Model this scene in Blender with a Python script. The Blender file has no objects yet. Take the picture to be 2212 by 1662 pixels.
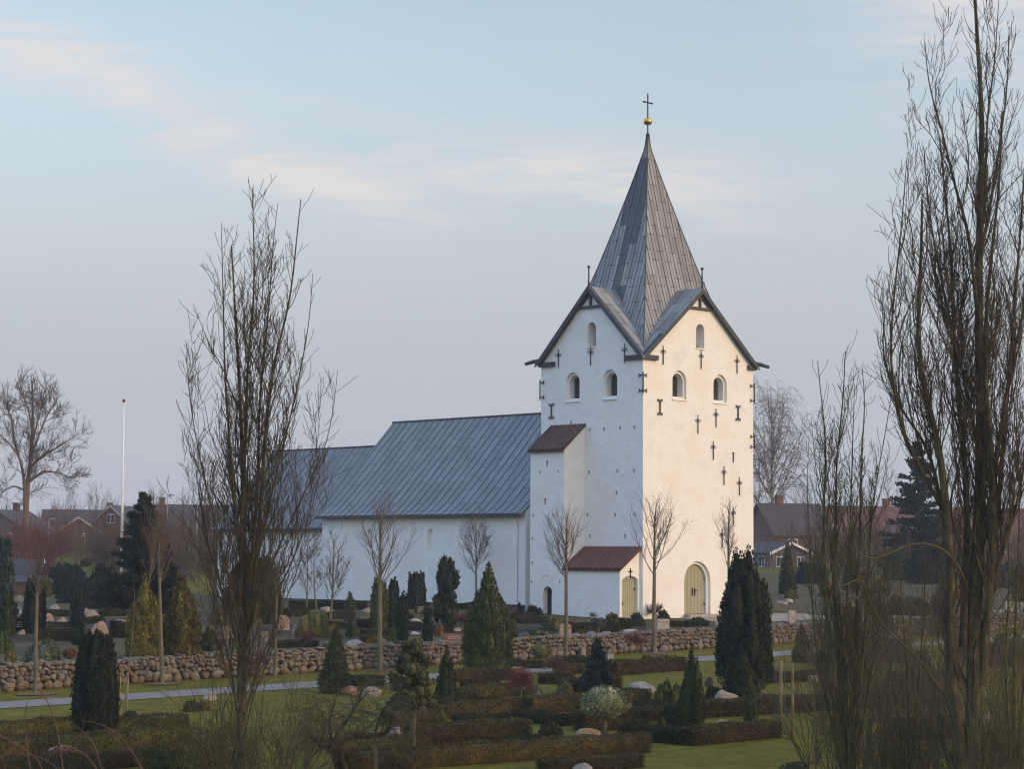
import bpy, math, numpy as np
from mathutils import Vector
rad = math.radians
SC = bpy.context.scene
COL = SC.collection
RNG = np.random.default_rng(7)

# ------------------------------------------------------------------ camera
F = 4640.; CX = 1106.; CY = 831.          # the photograph measured on a 2212 x 1662 grid
EYE = np.array([0, 0, 6.])
PITCH = math.atan((1206.6 - 831) / F); ROLL = .006
fw = np.array([0, math.cos(PITCH), math.sin(PITCH)])
up0 = np.array([0, -math.sin(PITCH), math.cos(PITCH)]); r0 = np.array([1., 0, 0])
upv = up0 * math.cos(ROLL) - r0 * math.sin(ROLL)
rtv = r0 * math.cos(ROLL) + up0 * math.sin(ROLL)
cam = bpy.data.cameras.new('camera'); camo = bpy.data.objects.new('camera', cam); COL.objects.link(camo)
from mathutils import Matrix
M = Matrix(((rtv[0], upv[0], -fw[0], 0), (rtv[1], upv[1], -fw[1], 0), (rtv[2], upv[2], -fw[2], 6), (0, 0, 0, 1)))
camo.matrix_world = M
cam.sensor_width = 36; cam.lens = 36 * F / 2212; cam.clip_start = .5; cam.clip_end = 8000
SC.camera = camo

# ------------------------------------------------------------------ church frame and sun
ANG = rad(44.45)
U = np.array([-math.sin(ANG), math.cos(ANG), 0]); V = np.array([math.cos(ANG), math.sin(ANG), 0])
O = np.array([7.0375, 115., 0])
SUN_EL = rad(15); a_ = rad(24)
sd = -U * math.cos(a_) + V * math.sin(a_)
SUN_AZ = math.atan2(sd[0], sd[1])
sdir = Vector((sd[0] * math.cos(SUN_EL), sd[1] * math.cos(SUN_EL), math.sin(SUN_EL)))
sl = bpy.data.lights.new('sun', 'SUN'); sl.energy = 2.0; sl.angle = rad(.53); sl.color = (.76, .49, .26)
slo = bpy.data.objects.new('sun', sl); slo.rotation_euler = sdir.to_track_quat('Z', 'Y').to_euler(); slo.location = (40, 20, 60)
COL.objects.link(slo)

# ------------------------------------------------------------------ world: Nishita sky with thin cirrus
W = bpy.data.worlds.new('World'); SC.world = W; W.use_nodes = True
def build_world():
    nt = W.node_tree; N = nt.nodes; L = nt.links
    bg = N['Background']
    sky = N.new('ShaderNodeTexSky'); sky.sky_type = 'NISHITA'; sky.sun_disc = False
    sky.sun_elevation = SUN_EL; sky.sun_rotation = SUN_AZ
    sky.air_density = 1.0; sky.dust_density = .6; sky.ozone_density = 1.5
    tc = N.new('ShaderNodeTexCoord'); sep = N.new('ShaderNodeSeparateXYZ'); L.new(tc.outputs['Generated'], sep.inputs[0])
    def math_(op, a, b=None):
        n = N.new('ShaderNodeMath'); n.operation = op
        for i, x in enumerate((a, b)):
            if x is None: continue
            if isinstance(x, (int, float)): n.inputs[i].default_value = x
            else: L.new(x, n.inputs[i])
        return n.outputs[0]
    ax = math_('ARCTAN2', sep.outputs[0], sep.outputs[1])       # azimuth from +Y
    el = math_('ARCSINE', sep.outputs[2])
    comb = N.new('ShaderNodeCombineXYZ'); L.new(ax, comb.inputs[0]); L.new(el, comb.inputs[1])
    nz = N.new('ShaderNodeTexNoise'); nz.inputs['Scale'].default_value = 1
    nz.inputs['Detail'].default_value = 8; nz.inputs['Roughness'].default_value = .55; nz.inputs['Distortion'].default_value = .9
    mp = N.new('ShaderNodeMapping'); mp.inputs['Rotation'].default_value = (0, 0, rad(16)); mp.inputs['Scale'].default_value = (9, 40, 1)
    mp.inputs['Location'].default_value = (3.1, 1.7, 0)
    L.new(comb.outputs[0], mp.inputs[0]); L.new(mp.outputs[0], nz.inputs['Vector'])
    # banks of cirrus: (azimuth, elevation, half-length, half-height, tilt, weight)
    banks = [(-.205, .226, .065, .013, -.30, .9), (-.150, .190, .065, .011, -.26, .75), (-.085, .172, .06, .010, -.28, .85), (.005, .181, .075, .013, -.10, .95), (.075, .172, .06, .018, -.12, .55),
             (.215, .255, .06, .05, -.3, .7), (-.10, .212, .12, .010, -.25, .16),
             (-.36, .25, .1, .02, -.2, .8), (.42, .22, .14, .04, -.1, .9), (.02, .36, .3, .03, -.2, .5)]
    tot = None
    for (a, e, hl, hh, t, wt) in banks:
        dx = math_('SUBTRACT', ax, a); dy = math_('SUBTRACT', el, e)
        c, s = math.cos(t), math.sin(t)
        p = math_('ADD', math_('MULTIPLY', dx, c / hl), math_('MULTIPLY', dy, s / hl))
        q = math_('ADD', math_('MULTIPLY', dx, -s / hh), math_('MULTIPLY', dy, c / hh))
        r2 = math_('ADD', math_('MULTIPLY', p, p), math_('MULTIPLY', q, q))
        g = math_('MULTIPLY', math_('POWER', 2.718, math_('MULTIPLY', r2, -1.0)), wt)
        tot = g if tot is None else math_('ADD', tot, g)
    mr = N.new('ShaderNodeMapRange'); mr.inputs['From Min'].default_value = .38; mr.inputs['From Max'].default_value = .66
    nf = N.new('ShaderNodeTexNoise'); nf.inputs['Scale'].default_value = 1; nf.inputs['Detail'].default_value = 7; nf.inputs['Roughness'].default_value = .6; nf.inputs['Distortion'].default_value = 1.2
    mf = N.new('ShaderNodeMapping'); mf.inputs['Rotation'].default_value = (0, 0, rad(20)); mf.inputs['Scale'].default_value = (16, 120, 1); L.new(comb.outputs[0], mf.inputs[0]); L.new(mf.outputs[0], nf.inputs['Vector'])
    fib = math_('ADD', math_('MULTIPLY', nz.outputs['Fac'], .55), math_('MULTIPLY', nf.outputs['Fac'], .45))
    L.new(fib, mr.inputs['Value'])
    veil = math_('ADD', math_('MULTIPLY', tot, mr.outputs[0]), math_('MULTIPLY', mr.outputs[0], .05))
    veil = math_('MINIMUM', math_('MULTIPLY', veil, 1.25), .85)
    # low grey-violet murk towards the horizon
    low = N.new('ShaderNodeMapRange'); low.interpolation_type = 'SMOOTHSTEP'
    low.inputs['From Min'].default_value = .30; low.inputs['From Max'].default_value = .07
    low.inputs['To Min'].default_value = 0; low.inputs['To Max'].default_value = .97
    L.new(el, low.inputs['Value'])
    ex = N.new('ShaderNodeMix'); ex.data_type = 'RGBA'; ex.blend_type = 'MULTIPLY'; ex.inputs[0].default_value = 1
    L.new(sky.outputs[0], ex.inputs[6]); ex.inputs[7].default_value = SKY_TINT
    zen = N.new('ShaderNodeMapRange'); zen.interpolation_type = 'SMOOTHSTEP'; zen.inputs['From Min'].default_value = .27; zen.inputs['From Max'].default_value = .8
    L.new(el, zen.inputs['Value'])
    mz = N.new('ShaderNodeMix'); mz.data_type = 'RGBA'; L.new(zen.outputs[0], mz.inputs[0]); mz.inputs[6].default_value = (1, 1, 1, 1); mz.inputs[7].default_value = ZENITH
    ex2 = N.new('ShaderNodeMix'); ex2.data_type = 'RGBA'; ex2.blend_type = 'MULTIPLY'; ex2.inputs[0].default_value = 1; L.new(ex.outputs[2], ex2.inputs[6]); L.new(mz.outputs[2], ex2.inputs[7]); ex = ex2
    # the glow close to the sun is damped to keep the west wall from burning out
    dt = N.new('ShaderNodeVectorMath'); dt.operation = 'DOT_PRODUCT'; L.new(tc.outputs['Generated'], dt.inputs[0]); dt.inputs[1].default_value = tuple(sdir)
    gl = N.new('ShaderNodeMapRange'); gl.interpolation_type = 'SMOOTHSTEP'; gl.inputs['From Min'].default_value = .25; gl.inputs['From Max'].default_value = .9; gl.inputs['To Min'].default_value = 1; gl.inputs['To Max'].default_value = GLOW
    L.new(dt.outputs['Value'], gl.inputs['Value'])
    ex3 = N.new('ShaderNodeMix'); ex3.data_type = 'RGBA'; ex3.blend_type = 'MULTIPLY'; ex3.inputs[0].default_value = 1; L.new(ex.outputs[2], ex3.inputs[6]); L.new(gl.outputs[0], ex3.inputs[7]); ex = ex3
    m1 = N.new('ShaderNodeMix'); m1.data_type = 'RGBA'; L.new(low.outputs[0], m1.inputs[0])
    L.new(ex.outputs[2], m1.inputs[6]); m1.inputs[7].default_value = MURK
    m2 = N.new('ShaderNodeMix'); m2.data_type = 'RGBA'; L.new(veil, m2.inputs[0])
    L.new(m1.outputs[2], m2.inputs[6]); m2.inputs[7].default_value = CIRRUS
    # unseen bright patch added to the western sky, lifts the shaded turret face
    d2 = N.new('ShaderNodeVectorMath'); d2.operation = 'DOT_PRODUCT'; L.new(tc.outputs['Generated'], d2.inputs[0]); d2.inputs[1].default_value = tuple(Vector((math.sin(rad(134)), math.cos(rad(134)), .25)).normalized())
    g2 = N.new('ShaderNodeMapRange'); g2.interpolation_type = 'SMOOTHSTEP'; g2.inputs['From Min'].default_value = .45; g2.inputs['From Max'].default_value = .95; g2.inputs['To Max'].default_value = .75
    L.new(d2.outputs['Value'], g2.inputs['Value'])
    m3 = N.new('ShaderNodeMix'); m3.data_type = 'RGBA'; L.new(g2.outputs[0], m3.inputs[0]); L.new(m2.outputs[2], m3.inputs[6]); m3.inputs[7].default_value = WEST_FILL
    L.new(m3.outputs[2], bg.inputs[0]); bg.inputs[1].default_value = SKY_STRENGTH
SKY_STRENGTH = .145
GLOW = .62
WEST_FILL = (10.5, 9.0, 6.9, 1)
ZENITH = (2.7, 3.1, 3.75, 1)
SKY_TINT = (1.72, 1.46, 1.25, 1)
MURK = (3.0, 3.12, 3.42, 1); CIRRUS = (4.75, 4.5, 4.4, 1)
build_world()
SC.view_settings.view_transform = 'Standard'; SC.view_settings.look = 'None'; SC.view_settings.gamma = 1
SC.view_settings.exposure = 0.2
SC.cycles.max_bounces = 6; SC.cycles.diffuse_bounces = 3; SC.cycles.transparent_max_bounces = 4
SC.cycles.use_denoising = True; SC.cycles.denoising_prefilter = 'ACCURATE'; SC.cycles.filter_width = 1.2; SC.cycles.volume_bounces = 0

# ------------------------------------------------------------------ terrain
def ground(x, y):
    x = np.asarray(x, float); y = np.asarray(y, float)
    du = (x - O[0]) * U[0] + (y - O[1]) * U[1]; dv = (x - O[0]) * V[0] + (y - O[1]) * V[1]
    yc = np.minimum(y, 130)
    zf = .5 + .0228 * (yc - 56) - .0016 * np.clip(x, -60, 60)
    s = du + 7.6
    dvc = np.clip(dv, -70, 60)
    xw = O[0] + U[0] * -7.6 + V[0] * dvc; yw = O[1] + U[1] * -7.6 + V[1] * dvc
    zw = .5 + .0228 * (yw - 56) - .0016 * xw
    h = .7 + .05 * np.clip(s, 0, 7.6) + .036 * np.clip(s - 7.6, 0, 15)
    zb = zw + h
    t = np.clip((s + .35) / .7, 0, 1)
    z = zf * (1 - t) + zb * t
    k = np.clip((y - 150) / 110, 0, 1); k = k * k * (3 - 2 * k)
    zfar = 6.6 + .0006 * np.clip(y - 260, 0, 4000)
    return z * (1 - k) + zfar * k
def ray(px, py):
    v = fw + rtv * (px - CX) / F - upv * (py - CY) / F
    return v / v[1]
def G(px, py, lo=32., hi=420.):
    """the spot of ground seen at a measured point of the photograph"""
    d = ray(px, py)
    ys = np.arange(lo, hi, .25)
    f = 6 + d[2] * ys - ground(d[0] * ys, ys)
    i = np.argmax(f < 0)
    if f[i] >= 0: i = len(ys) - 1
    a, b = ys[max(i - 1, 0)], ys[i]
    for _ in range(25):
        m = (a + b) / 2
        if 6 + d[2] * m - ground(d[0] * m, m) > 0: a = m
        else: b = m
    y = (a + b) / 2
    return np.array([d[0] * y, y, float(ground(d[0] * y, y))])
def at_depth(px, py, y): return EYE + ray(px, py) * y
def CH(u, v, z): return O + U * u + V * v + np.array([0, 0, z])
CROP = {'L': 0., 'M': 554., 'R': 1108., 'Q': 1658.2}
def pt(code, x, y):
    if code == 'D': return x, y
    return CROP[code] + .2834 * x, 1191.1 + .2834 * y
def sc_of(code): return 1. if code == 'D' else .2834

# ------------------------------------------------------------------ materials
MATS = {}
def mat(name, c1, c2=None, scale=3., rough=.8, bump=0., bscale=30., stretch=(1, 1, 1), island=0., metal=0., spec=.3, c3=None, coord='Object', lo=.35, hi=.65):
    if name in MATS: return MATS[name]
    m = bpy.data.materials.new(name); m.use_nodes = True; nt = m.node_tree; N = nt.nodes; L = nt.links
    p = N['Principled BSDF']; p.inputs['Roughness'].default_value = rough; p.inputs['Metallic'].default_value = metal
    p.inputs['Specular IOR Level'].default_value = spec
    c2 = c2 or c1
    tc = N.new('ShaderNodeTexCoord'); mp = N.new('ShaderNodeMapping'); mp.inputs['Scale'].default_value = stretch
    L.new(tc.outputs[coord], mp.inputs[0])
    nz = N.new('ShaderNodeTexNoise'); nz.inputs['Scale'].default_value = scale; nz.inputs['Detail'].default_value = 6; nz.inputs['Roughness'].default_value = .6
    L.new(mp.outputs[0], nz.inputs['Vector'])
    cr = N.new('ShaderNodeValToRGB'); cr.color_ramp.elements[0].position = lo; cr.color_ramp.elements[1].position = hi
    cr.color_ramp.elements[0].color = (*c1, 1); cr.color_ramp.elements[1].color = (*c2, 1)
    if c3: e = cr.color_ramp.elements.new(hi + .12); e.color = (*c3, 1)
    fac = nz.outputs['Fac']
    if island:
        g = N.new('ShaderNodeNewGeometry'); a = N.new('ShaderNodeMath'); a.operation = 'MULTIPLY_ADD'
        L.new(g.outputs['Random Per Island'], a.inputs[0]); a.inputs[1].default_value = island
        s = N.new('ShaderNodeMath'); s.operation = 'SUBTRACT'; L.new(fac, s.inputs[0]); s.inputs[1].default_value = island / 2
        L.new(s.outputs[0], a.inputs[2]); fac = a.outputs[0]
    L.new(fac, cr.inputs[0]); L.new(cr.outputs[0], p.inputs['Base Color'])
    if bump:
        n2 = N.new('ShaderNodeTexNoise'); n2.inputs['Scale'].default_value = bscale; n2.inputs['Detail'].default_value = 5
        L.new(mp.outputs[0], n2.inputs['Vector'])
        b = N.new('ShaderNodeBump'); b.inputs['Strength'].default_value = bump; b.inputs['Distance'].default_value = .05
        L.new(n2.outputs['Fac'], b.inputs['Height']); L.new(b.outputs[0], p.inputs['Normal'])
    MATS[name] = m
    return m
def sheet_mat(name, c1, c2, seam, bw, bh, rough=.55, metal=.0, stain=None):
    """sheet metal or tile laid in courses over a UV map in metres (x along the wall, y down the slope)"""
    if name in MATS: return MATS[name]
    m = bpy.data.materials.new(name); m.use_nodes = True; nt = m.node_tree; N = nt.nodes; L = nt.links
    p = N['Principled BSDF']; p.inputs['Roughness'].default_value = rough; p.inputs['Metallic'].default_value = metal
    uv = N.new('ShaderNodeUVMap'); uv.uv_map = 'UVMap'
    mp = N.new('ShaderNodeMapping'); mp.inputs['Rotation'].default_value = (0, 0, rad(90)); L.new(uv.outputs[0], mp.inputs[0])
    br = N.new('ShaderNodeTexBrick'); br.inputs['Scale'].default_value = 1; br.inputs['Brick Width'].default_value = bw; br.inputs['Row Height'].default_value = bh
    br.inputs['Mortar Size'].default_value = .022; br.inputs['Mortar Smooth'].default_value = .3; br.inputs['Color1'].default_value = (*c1, 1); br.inputs['Color2'].default_value = (*c2, 1)
    br.inputs['Mortar'].default_value = (*seam, 1); br.offset = .37; br.inputs['Bias'].default_value = -.1
    L.new(mp.outputs[0], br.inputs['Vector'])
    nz = N.new('ShaderNodeTexNoise'); nz.inputs['Scale'].default_value = 1.1; nz.inputs['Detail'].default_value = 7; nz.inputs['Roughness'].default_value = .65
    m3 = N.new('ShaderNodeMapping'); m3.inputs['Scale'].default_value = (2.2, .6, 1); L.new(uv.outputs[0], m3.inputs[0]); L.new(m3.outputs[0], nz.inputs['Vector'])
    mr = N.new('ShaderNodeMapRange'); mr.inputs['From Min'].default_value = .3; mr.inputs['From Max'].default_value = .7; mr.inputs['To Min'].default_value = .72; mr.inputs['To Max'].default_value = 1.25
    L.new(nz.outputs['Fac'], mr.inputs['Value'])
    mx = N.new('ShaderNodeMix'); mx.data_type = 'RGBA'; mx.blend_type = 'MULTIPLY'; mx.inputs[0].default_value = 1
    L.new(br.outputs['Color'], mx.inputs[6]); L.new(mr.outputs[0], mx.inputs[7])
    out = mx.outputs[2]
    L.new(out, p.inputs['Base Color'])
    b = N.new('ShaderNodeBump'); b.inputs['Strength'].default_value = .6; b.inputs['Distance'].default_value = .03; b.invert = True
    L.new(br.outputs['Fac'], b.inputs['Height']); L.new(b.outputs[0], p.inputs['Normal'])
    MATS[name] = m
    return m

white = mat('whitewash', (.735, .72, .685), (.82, .81, .785), scale=.55, rough=.9, bump=.5, bscale=4., c3=(.79, .76, .71), lo=.30, hi=.46)
lead = sheet_mat('lead_sheet', (.155, .153, .143), (.205, .202, .19), (.06, .06, .057), 1.9, .62)
lead_d = sheet_mat('spire_lead', (.2, .205, .2), (.305, .31, .302), (.045, .044, .044), 1.55, .52)
stain_m = sheet_mat('dark_lead_sheet', (.062, .066, .07), (.08, .083, .088), (.03, .03, .03), 1.55, .52)
leadtrim = mat('lead_trim', (.045, .05, .058), (.07, .074, .08), rough=.6, bump=.1)
tile_r = sheet_mat('red_tile', (.155, .058, .036), (.115, .044, .03), (.045, .02, .014), .36, .24, rough=.8)
tile_b = sheet_mat('brown_tile', (.08, .043, .029), (.118, .06, .039), (.028, .017, .012), .36, .22, rough=.85)
iron = mat('black_iron', (.012, .012, .013), (.03, .024, .02), rough=.6)
gold = mat('gilding', (.75, .5, .14), (.6, .38, .1), rough=.28, metal=1.)
dpaint = mat('green_paint', (.33, .32, .22), (.375, .365, .255), scale=2, rough=.55, bump=.08)
darkv = mat('dark_void', (.012, .012, .013), rough=.9)
louv = mat('dark_louvre', (.05, .045, .04), (.075, .066, .058), rough=.8)
tar = mat('tarred_plinth', (.02, .022, .027), (.04, .042, .048), rough=.8, bump=.3)
bark_d = mat('dark_bark', (.042, .035, .022), (.09, .08, .04), scale=9, rough=.95, bump=.9, bscale=26, c3=(.14, .13, .04), stretch=(1, 1, .3), lo=.4, hi=.58)
twig_d = mat('dark_twig', (.05, .037, .027), (.09, .07, .046), scale=2, rough=.9, island=.3)
bark_l = mat('lime_bark', (.10, .088, .055), (.17, .15, .095), scale=5, rough=.9, bump=.4, bscale=25, stretch=(1, 1, .3))
twig_l = mat('lime_twig', (.085, .048, .038), (.14, .08, .06), scale=2, rough=.9, island=.3)
twig_r = mat('red_twig', (.11, .035, .028), (.15, .055, .04), scale=2, rough=.9, island=.4)
twig_o = mat('olive_twig', (.055, .05, .022), (.10, .092, .038), scale=2, rough=.9, island=.4)
twig_b = mat('brown_twig', (.085, .055, .038), (.13, .09, .06), scale=2, rough=.9, island=.4)
bark_ash = mat('ash_bark', (.12, .085, .055), (.18, .13, .08), scale=4, rough=.95, bump=.4, bscale=20)
birchb = mat('birch_bark', (.16, .14, .11), (.35, .32, .27), scale=4, rough=.8, stretch=(.6, .6, 2))
yew = mat('yew_leaf', (.008, .012, .007), (.022, .03, .013), scale=3, rough=.75, island=.5, spec=.2)
yew_b = mat('cypress_leaf', (.012, .02, .014), (.03, .043, .026), scale=3, rough=.75, island=.5, spec=.2)
thuja = mat('thuja_leaf', (.022, .034, .007), (.075, .09, .02), scale=3, rough=.7, island=.5, spec=.2)
thujad = mat('dark_thuja_leaf', (.013, .02, .006), (.042, .052, .014), scale=3, rough=.7, island=.5, spec=.2)
goldl = mat('golden_leaf', (.055, .055, .01), (.145, .13, .022), scale=2, rough=.7, island=.5, c3=(.25, .19, .032), spec=.2)
golddk = mat('bronze_leaf', (.04, .04, .01), (.095, .082, .018), scale=2, rough=.7, island=.5, c3=(.17, .12, .025), spec=.2)
bluel = mat('blue_spruce_leaf', (.022, .034, .03), (.05, .068, .06), scale=3, rough=.75, island=.5, spec=.2)
pinel = mat('pine_leaf', (.03, .034, .012), (.075, .078, .028), scale=3, rough=.75, island=.5, spec=.2)
sprucel = mat('spruce_leaf', (.012, .018, .009), (.03, .04, .017), scale=3, rough=.75, island=.5, spec=.2)
vari = mat('variegated_leaf', (.055, .065, .02), (.20, .22, .10), scale=4, rough=.6, island=.9, c3=(.36, .35, .2), spec=.3)
greyl = mat('grey_green_leaf', (.04, .05, .03), (.10, .11, .065), scale=4, rough=.6, island=.7, spec=.3)
green = mat('green_leaf', (.022, .036, .008), (.065, .085, .018), scale=3, rough=.7, island=.6, spec=.25)
ylw = mat('yellow_green_leaf', (.055, .058, .014), (.14, .125, .03), scale=3, rough=.7, island=.6, spec=.25)
orng = mat('rust_leaf', (.10, .05, .02), (.20, .10, .035), scale=3, rough=.75, island=.6)
redl = mat('wine_leaf', (.06, .016, .012), (.12, .03, .022), scale=3, rough=.75, island=.6)
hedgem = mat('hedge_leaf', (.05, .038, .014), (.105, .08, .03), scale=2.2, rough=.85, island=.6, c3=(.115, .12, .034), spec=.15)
hedgeg = mat('box_and_shaded_leaf', (.02, .023, .01), (.046, .046, .02), scale=2.2, rough=.8, island=.6, spec=.15)  # dark evergreen leaf; shadow-side hedges also carry their shade in this colour
stonec = [mat('granite_a', (.115, .093, .066), (.215, .178, .13), scale=5, rough=.85, bump=.35, bscale=14),
          mat('granite_b', (.125, .085, .056), (.195, .14, .098), scale=5, rough=.85, bump=.35, bscale=14),
          mat('granite_c', (.105, .095, .08), (.21, .19, .16), scale=5, rough=.85, bump=.35, bscale=14),
          mat('granite_d', (.10, .075, .045), (.19, .145, .09), scale=5, rough=.85, bump=.35, bscale=14)]
pinkst = mat('pink_granite', (.20, .145, .11), (.32, .25, .20), scale=8, rough=.7, bump=.2, bscale=18)
redst = mat('red_granite', (.13, .055, .045), (.20, .085, .07), scale=9, rough=.35)
greyst = mat('grey_granite', (.15, .14, .125), (.34, .31, .275), scale=6, rough=.8, bump=.3, bscale=14)
palest = mat('pale_stone', (.29, .265, .23), (.41, .375, .33), scale=5, rough=.8, bump=.15)
tanst = mat('tan_granite', (.20, .15, .09), (.33, .255, .165), scale=6, rough=.8, bump=.25, bscale=14)
mossst = mat('mossy_granite', (.20, .18, .11), (.32, .29, .2), scale=4, rough=.9, bump=.3, bscale=12)
blackst = mat('polished_black_stone', (.012, .013, .014), (.025, .026, .028), rough=.15)
letter = mat('white_lettering', (.6, .58, .54), rough=.7)
wood = mat('stake_wood', (.20, .16, .085), (.30, .25, .14), scale=4, rough=.85, bump=.2, stretch=(1, 1, .2))
dwood = mat('dark_wood', (.04, .028, .025), (.07, .048, .04), scale=4, rough=.7, bump=.2)
grassm = mat('grass', (.09, .075, .007), (.155, .135, .013), scale=1.6, rough=.95, bump=1.0, bscale=18, c3=(.2, .15, .024), spec=.1)
roadm = mat('asphalt_path', (.165, .145, .12), (.22, .195, .165), scale=2, rough=.9, bump=.2, bscale=40)
gravelm = mat('pale_gravel', (.25, .215, .17), (.34, .295, .24), scale=6, rough=.95, bump=.6, bscale=50)
soil = mat('dark_soil', (.028, .022, .014), (.055, .043, .026), scale=4, rough=1, bump=.8, bscale=30)
mulch = mat('bark_mulch', (.12, .065, .035), (.2, .115, .065), scale=8, rough=1, bump=.8, bscale=40)
brick = mat('red_brick', (.11, .06, .046), (.155, .085, .064), scale=5, rough=.9, bump=.2)
brickg = mat('grey_brick', (.14, .11, .10), (.2, .16, .145), scale=5, rough=.9)
roofd = mat('dark_slate_roof', (.06, .052, .05), (.085, .072, .068), scale=3, rough=.8, bump=.2)
roofr = mat('maroon_roof', (.11, .055, .045), (.15, .075, .06), scale=3, rough=.85, bump=.2)
greyw = mat('grey_weatherboard', (.10, .10, .108), (.13, .13, .138), scale=3, rough=.8)
wpaint = mat('white_paint', (.74, .73, .70), (.80, .79, .77), rough=.6)
glass_m = mat('window_glass', (.03, .035, .04), (.05, .055, .06), rough=.1, spec=.6)
steel = mat('galvanised_steel', (.32, .33, .34), (.4, .41, .42), rough=.5, metal=.3)

churchsoil = mat('churchyard_ground', (.045, .034, .012), (.10, .078, .024), scale=1.1, rough=1, bump=1, bscale=14, c3=(.10, .105, .022))
grassb = mat('grass_blade', (.11, .09, .015), (.21, .17, .03), scale=1.2, rough=.9, island=.7, c3=(.2, .16, .05), spec=.1)
bark_o = mat('olive_bark', (.05, .045, .02), (.11, .105, .036), scale=9, rough=.95, bump=.9, bscale=26, c3=(.18, .17, .05), stretch=(1, 1, .3), lo=.38, hi=.58)
twig_p = mat('purple_brown_twig', (.055, .036, .03), (.085, .058, .048), scale=2, rough=.9, island=.3)
trim_m = mat('weathered_trim', (.36, .34, .31), (.45, .43, .40), rough=.7)
# ------------------------------------------------------------------ mesh helpers
def link(name, me, material=None, parent=None, loc=None, smooth=False):
    o = bpy.data.objects.new(name, me); COL.objects.link(o)
    if material is not None: me.materials.append(material)
    if parent is not None: o.parent = parent
    if loc is not None: o.location = loc
    if smooth: me.polygons.foreach_set('use_smooth', np.ones(len(me.polygons), bool))
    return o
def fast_mesh(name, verts, faces):
    """faces: int array (n, 3 or 4), or a list of such arrays"""
    if not isinstance(faces, list): faces = [faces]
    verts = np.ascontiguousarray(verts, np.float32)
    me = bpy.data.meshes.new(name); me.vertices.add(len(verts)); me.vertices.foreach_set('co', verts.ravel())
    idx = np.concatenate([f.ravel() for f in faces]).astype(np.int32)
    cnt = np.concatenate([np.full(len(f), f.shape[1], np.int32) for f in faces])
    st = np.concatenate([[0], np.cumsum(cnt)[:-1]]).astype(np.int32)
    me.loops.add(len(idx)); me.loops.foreach_set('vertex_index', idx)
    me.polygons.add(len(cnt)); me.polygons.foreach_set('loop_start', st); me.polygons.foreach_set('loop_total', cnt)
    me.update(calc_edges=True)
    return me
class MB:
    def __init__(s): s.v = []; s.f = []
    def add(s, vs, fs):
        n = len(s.v); s.v += [tuple(map(float, p)) for p in vs]; s.f += [tuple(i + n for i in f) for f in fs]
    def box(s, a, b):
        x0, y0, z0 = a; x1, y1, z1 = b
        s.add([(x0, y0, z0), (x1, y0, z0), (x1, y1, z0), (x0, y1, z0), (x0, y0, z1), (x1, y0, z1), (x1, y1, z1), (x0, y1, z1)],
              [(0, 3, 2, 1), (4, 5, 6, 7), (0, 1, 5, 4), (1, 2, 6, 5), (2, 3, 7, 6), (3, 0, 4, 7)])
    def prism(s, poly, d):
        """poly: list of 3D points (planar), extruded by vector d"""
        n = len(poly); p = [np.array(q, float) for q in poly]; d = np.array(d, float)
        nn = sum((np.cross(p[i] - p[0], p[(i + 1) % n] - p[0]) for i in range(n)), np.zeros(3))
        if nn @ d > 0: p = p[::-1]
        s.add(p + [q + d for q in p], [tuple(range(n)), tuple(range(2 * n - 1, n - 1, -1))] + [(i, i + n, (i + 1) % n + n, (i + 1) % n) for i in range(n)])
    def tube(s, pts, r, k=6, cap=True):
        pts = np.array(pts, float); r = np.broadcast_to(np.asarray(r, float), (len(pts),))
        v, f = tubes(pts[None], r[None], k)
        s.add(v, f.tolist())
        if cap:
            n = len(pts); b = len(s.v) - len(v)
            s.f.append(tuple(b + i for i in range(k - 1, -1, -1))); s.f.append(tuple(b + (n - 1) * k + i for i in range(k)))
    def build(s, name, material, parent=None, loc=None, smooth=False):
        me = bpy.data.meshes.new(name); me.from_pydata(s.v, [], s.f); me.update()
        return link(name, me, material, parent, loc, smooth)
def norm(a): return a / np.maximum(np.linalg.norm(a, axis=-1, keepdims=True), 1e-9)
def tubes(P, R, k=4):
    """P (B,n,3) centre lines, R (B,n) radii -> verts, quads"""
    B, n, _ = P.shape
    T = np.empty_like(P); T[:, 1:-1] = P[:, 2:] - P[:, :-2]; T[:, 0] = P[:, 1] - P[:, 0]; T[:, -1] = P[:, -1] - P[:, -2]
    T = norm(T)
    ref = np.where(np.abs(T[:, :1, 2:3]) > .9, np.array([1., 0, 0]), np.array([0, 0, 1.]))
    A = norm(np.cross(T, np.broadcast_to(ref, T.shape))); Bn = np.cross(T, A)
    th = np.arange(k) * 2 * np.pi / k
    Vv = P[:, :, None] + R[:, :, None, None] * (A[:, :, None] * np.cos(th)[None, None, :, None] + Bn[:, :, None] * np.sin(th)[None, None, :, None])
    base = (np.arange(B) * n * k)[:, None, None]
    i = np.arange(n - 1)[None, :, None] * k; j = np.arange(k)[None, None, :]; j2 = (j + 1) % k
    q = np.stack([base + i + j, base + i + j2, base + i + k + j2, base + i + k + j], -1).reshape(-1, 4)
    return Vv.reshape(-1, 3), q
def tag(o, label, cat, group=None):
    o['label'] = label; o['category'] = cat
    if group: o['group'] = group
    return o
def thing(name, label, cat, loc, group=None, rz=0.):
    o = bpy.data.objects.new(name, None); COL.objects.link(o); o.location = loc; o.rotation_euler = (0, 0, rz)
    o.empty_display_size = .3
    return tag(o, label, cat, group)
def struct(o): o['kind'] = 'structure'; return o
def stuff(o): o['kind'] = 'stuff'; return o
def uv_planar(o, fn):
    me = o.data; uv = me.uv_layers.new(name='UVMap')
    for l in me.loops: uv.data[l.index].uv = fn(me.vertices[l.vertex_index].co)
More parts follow.
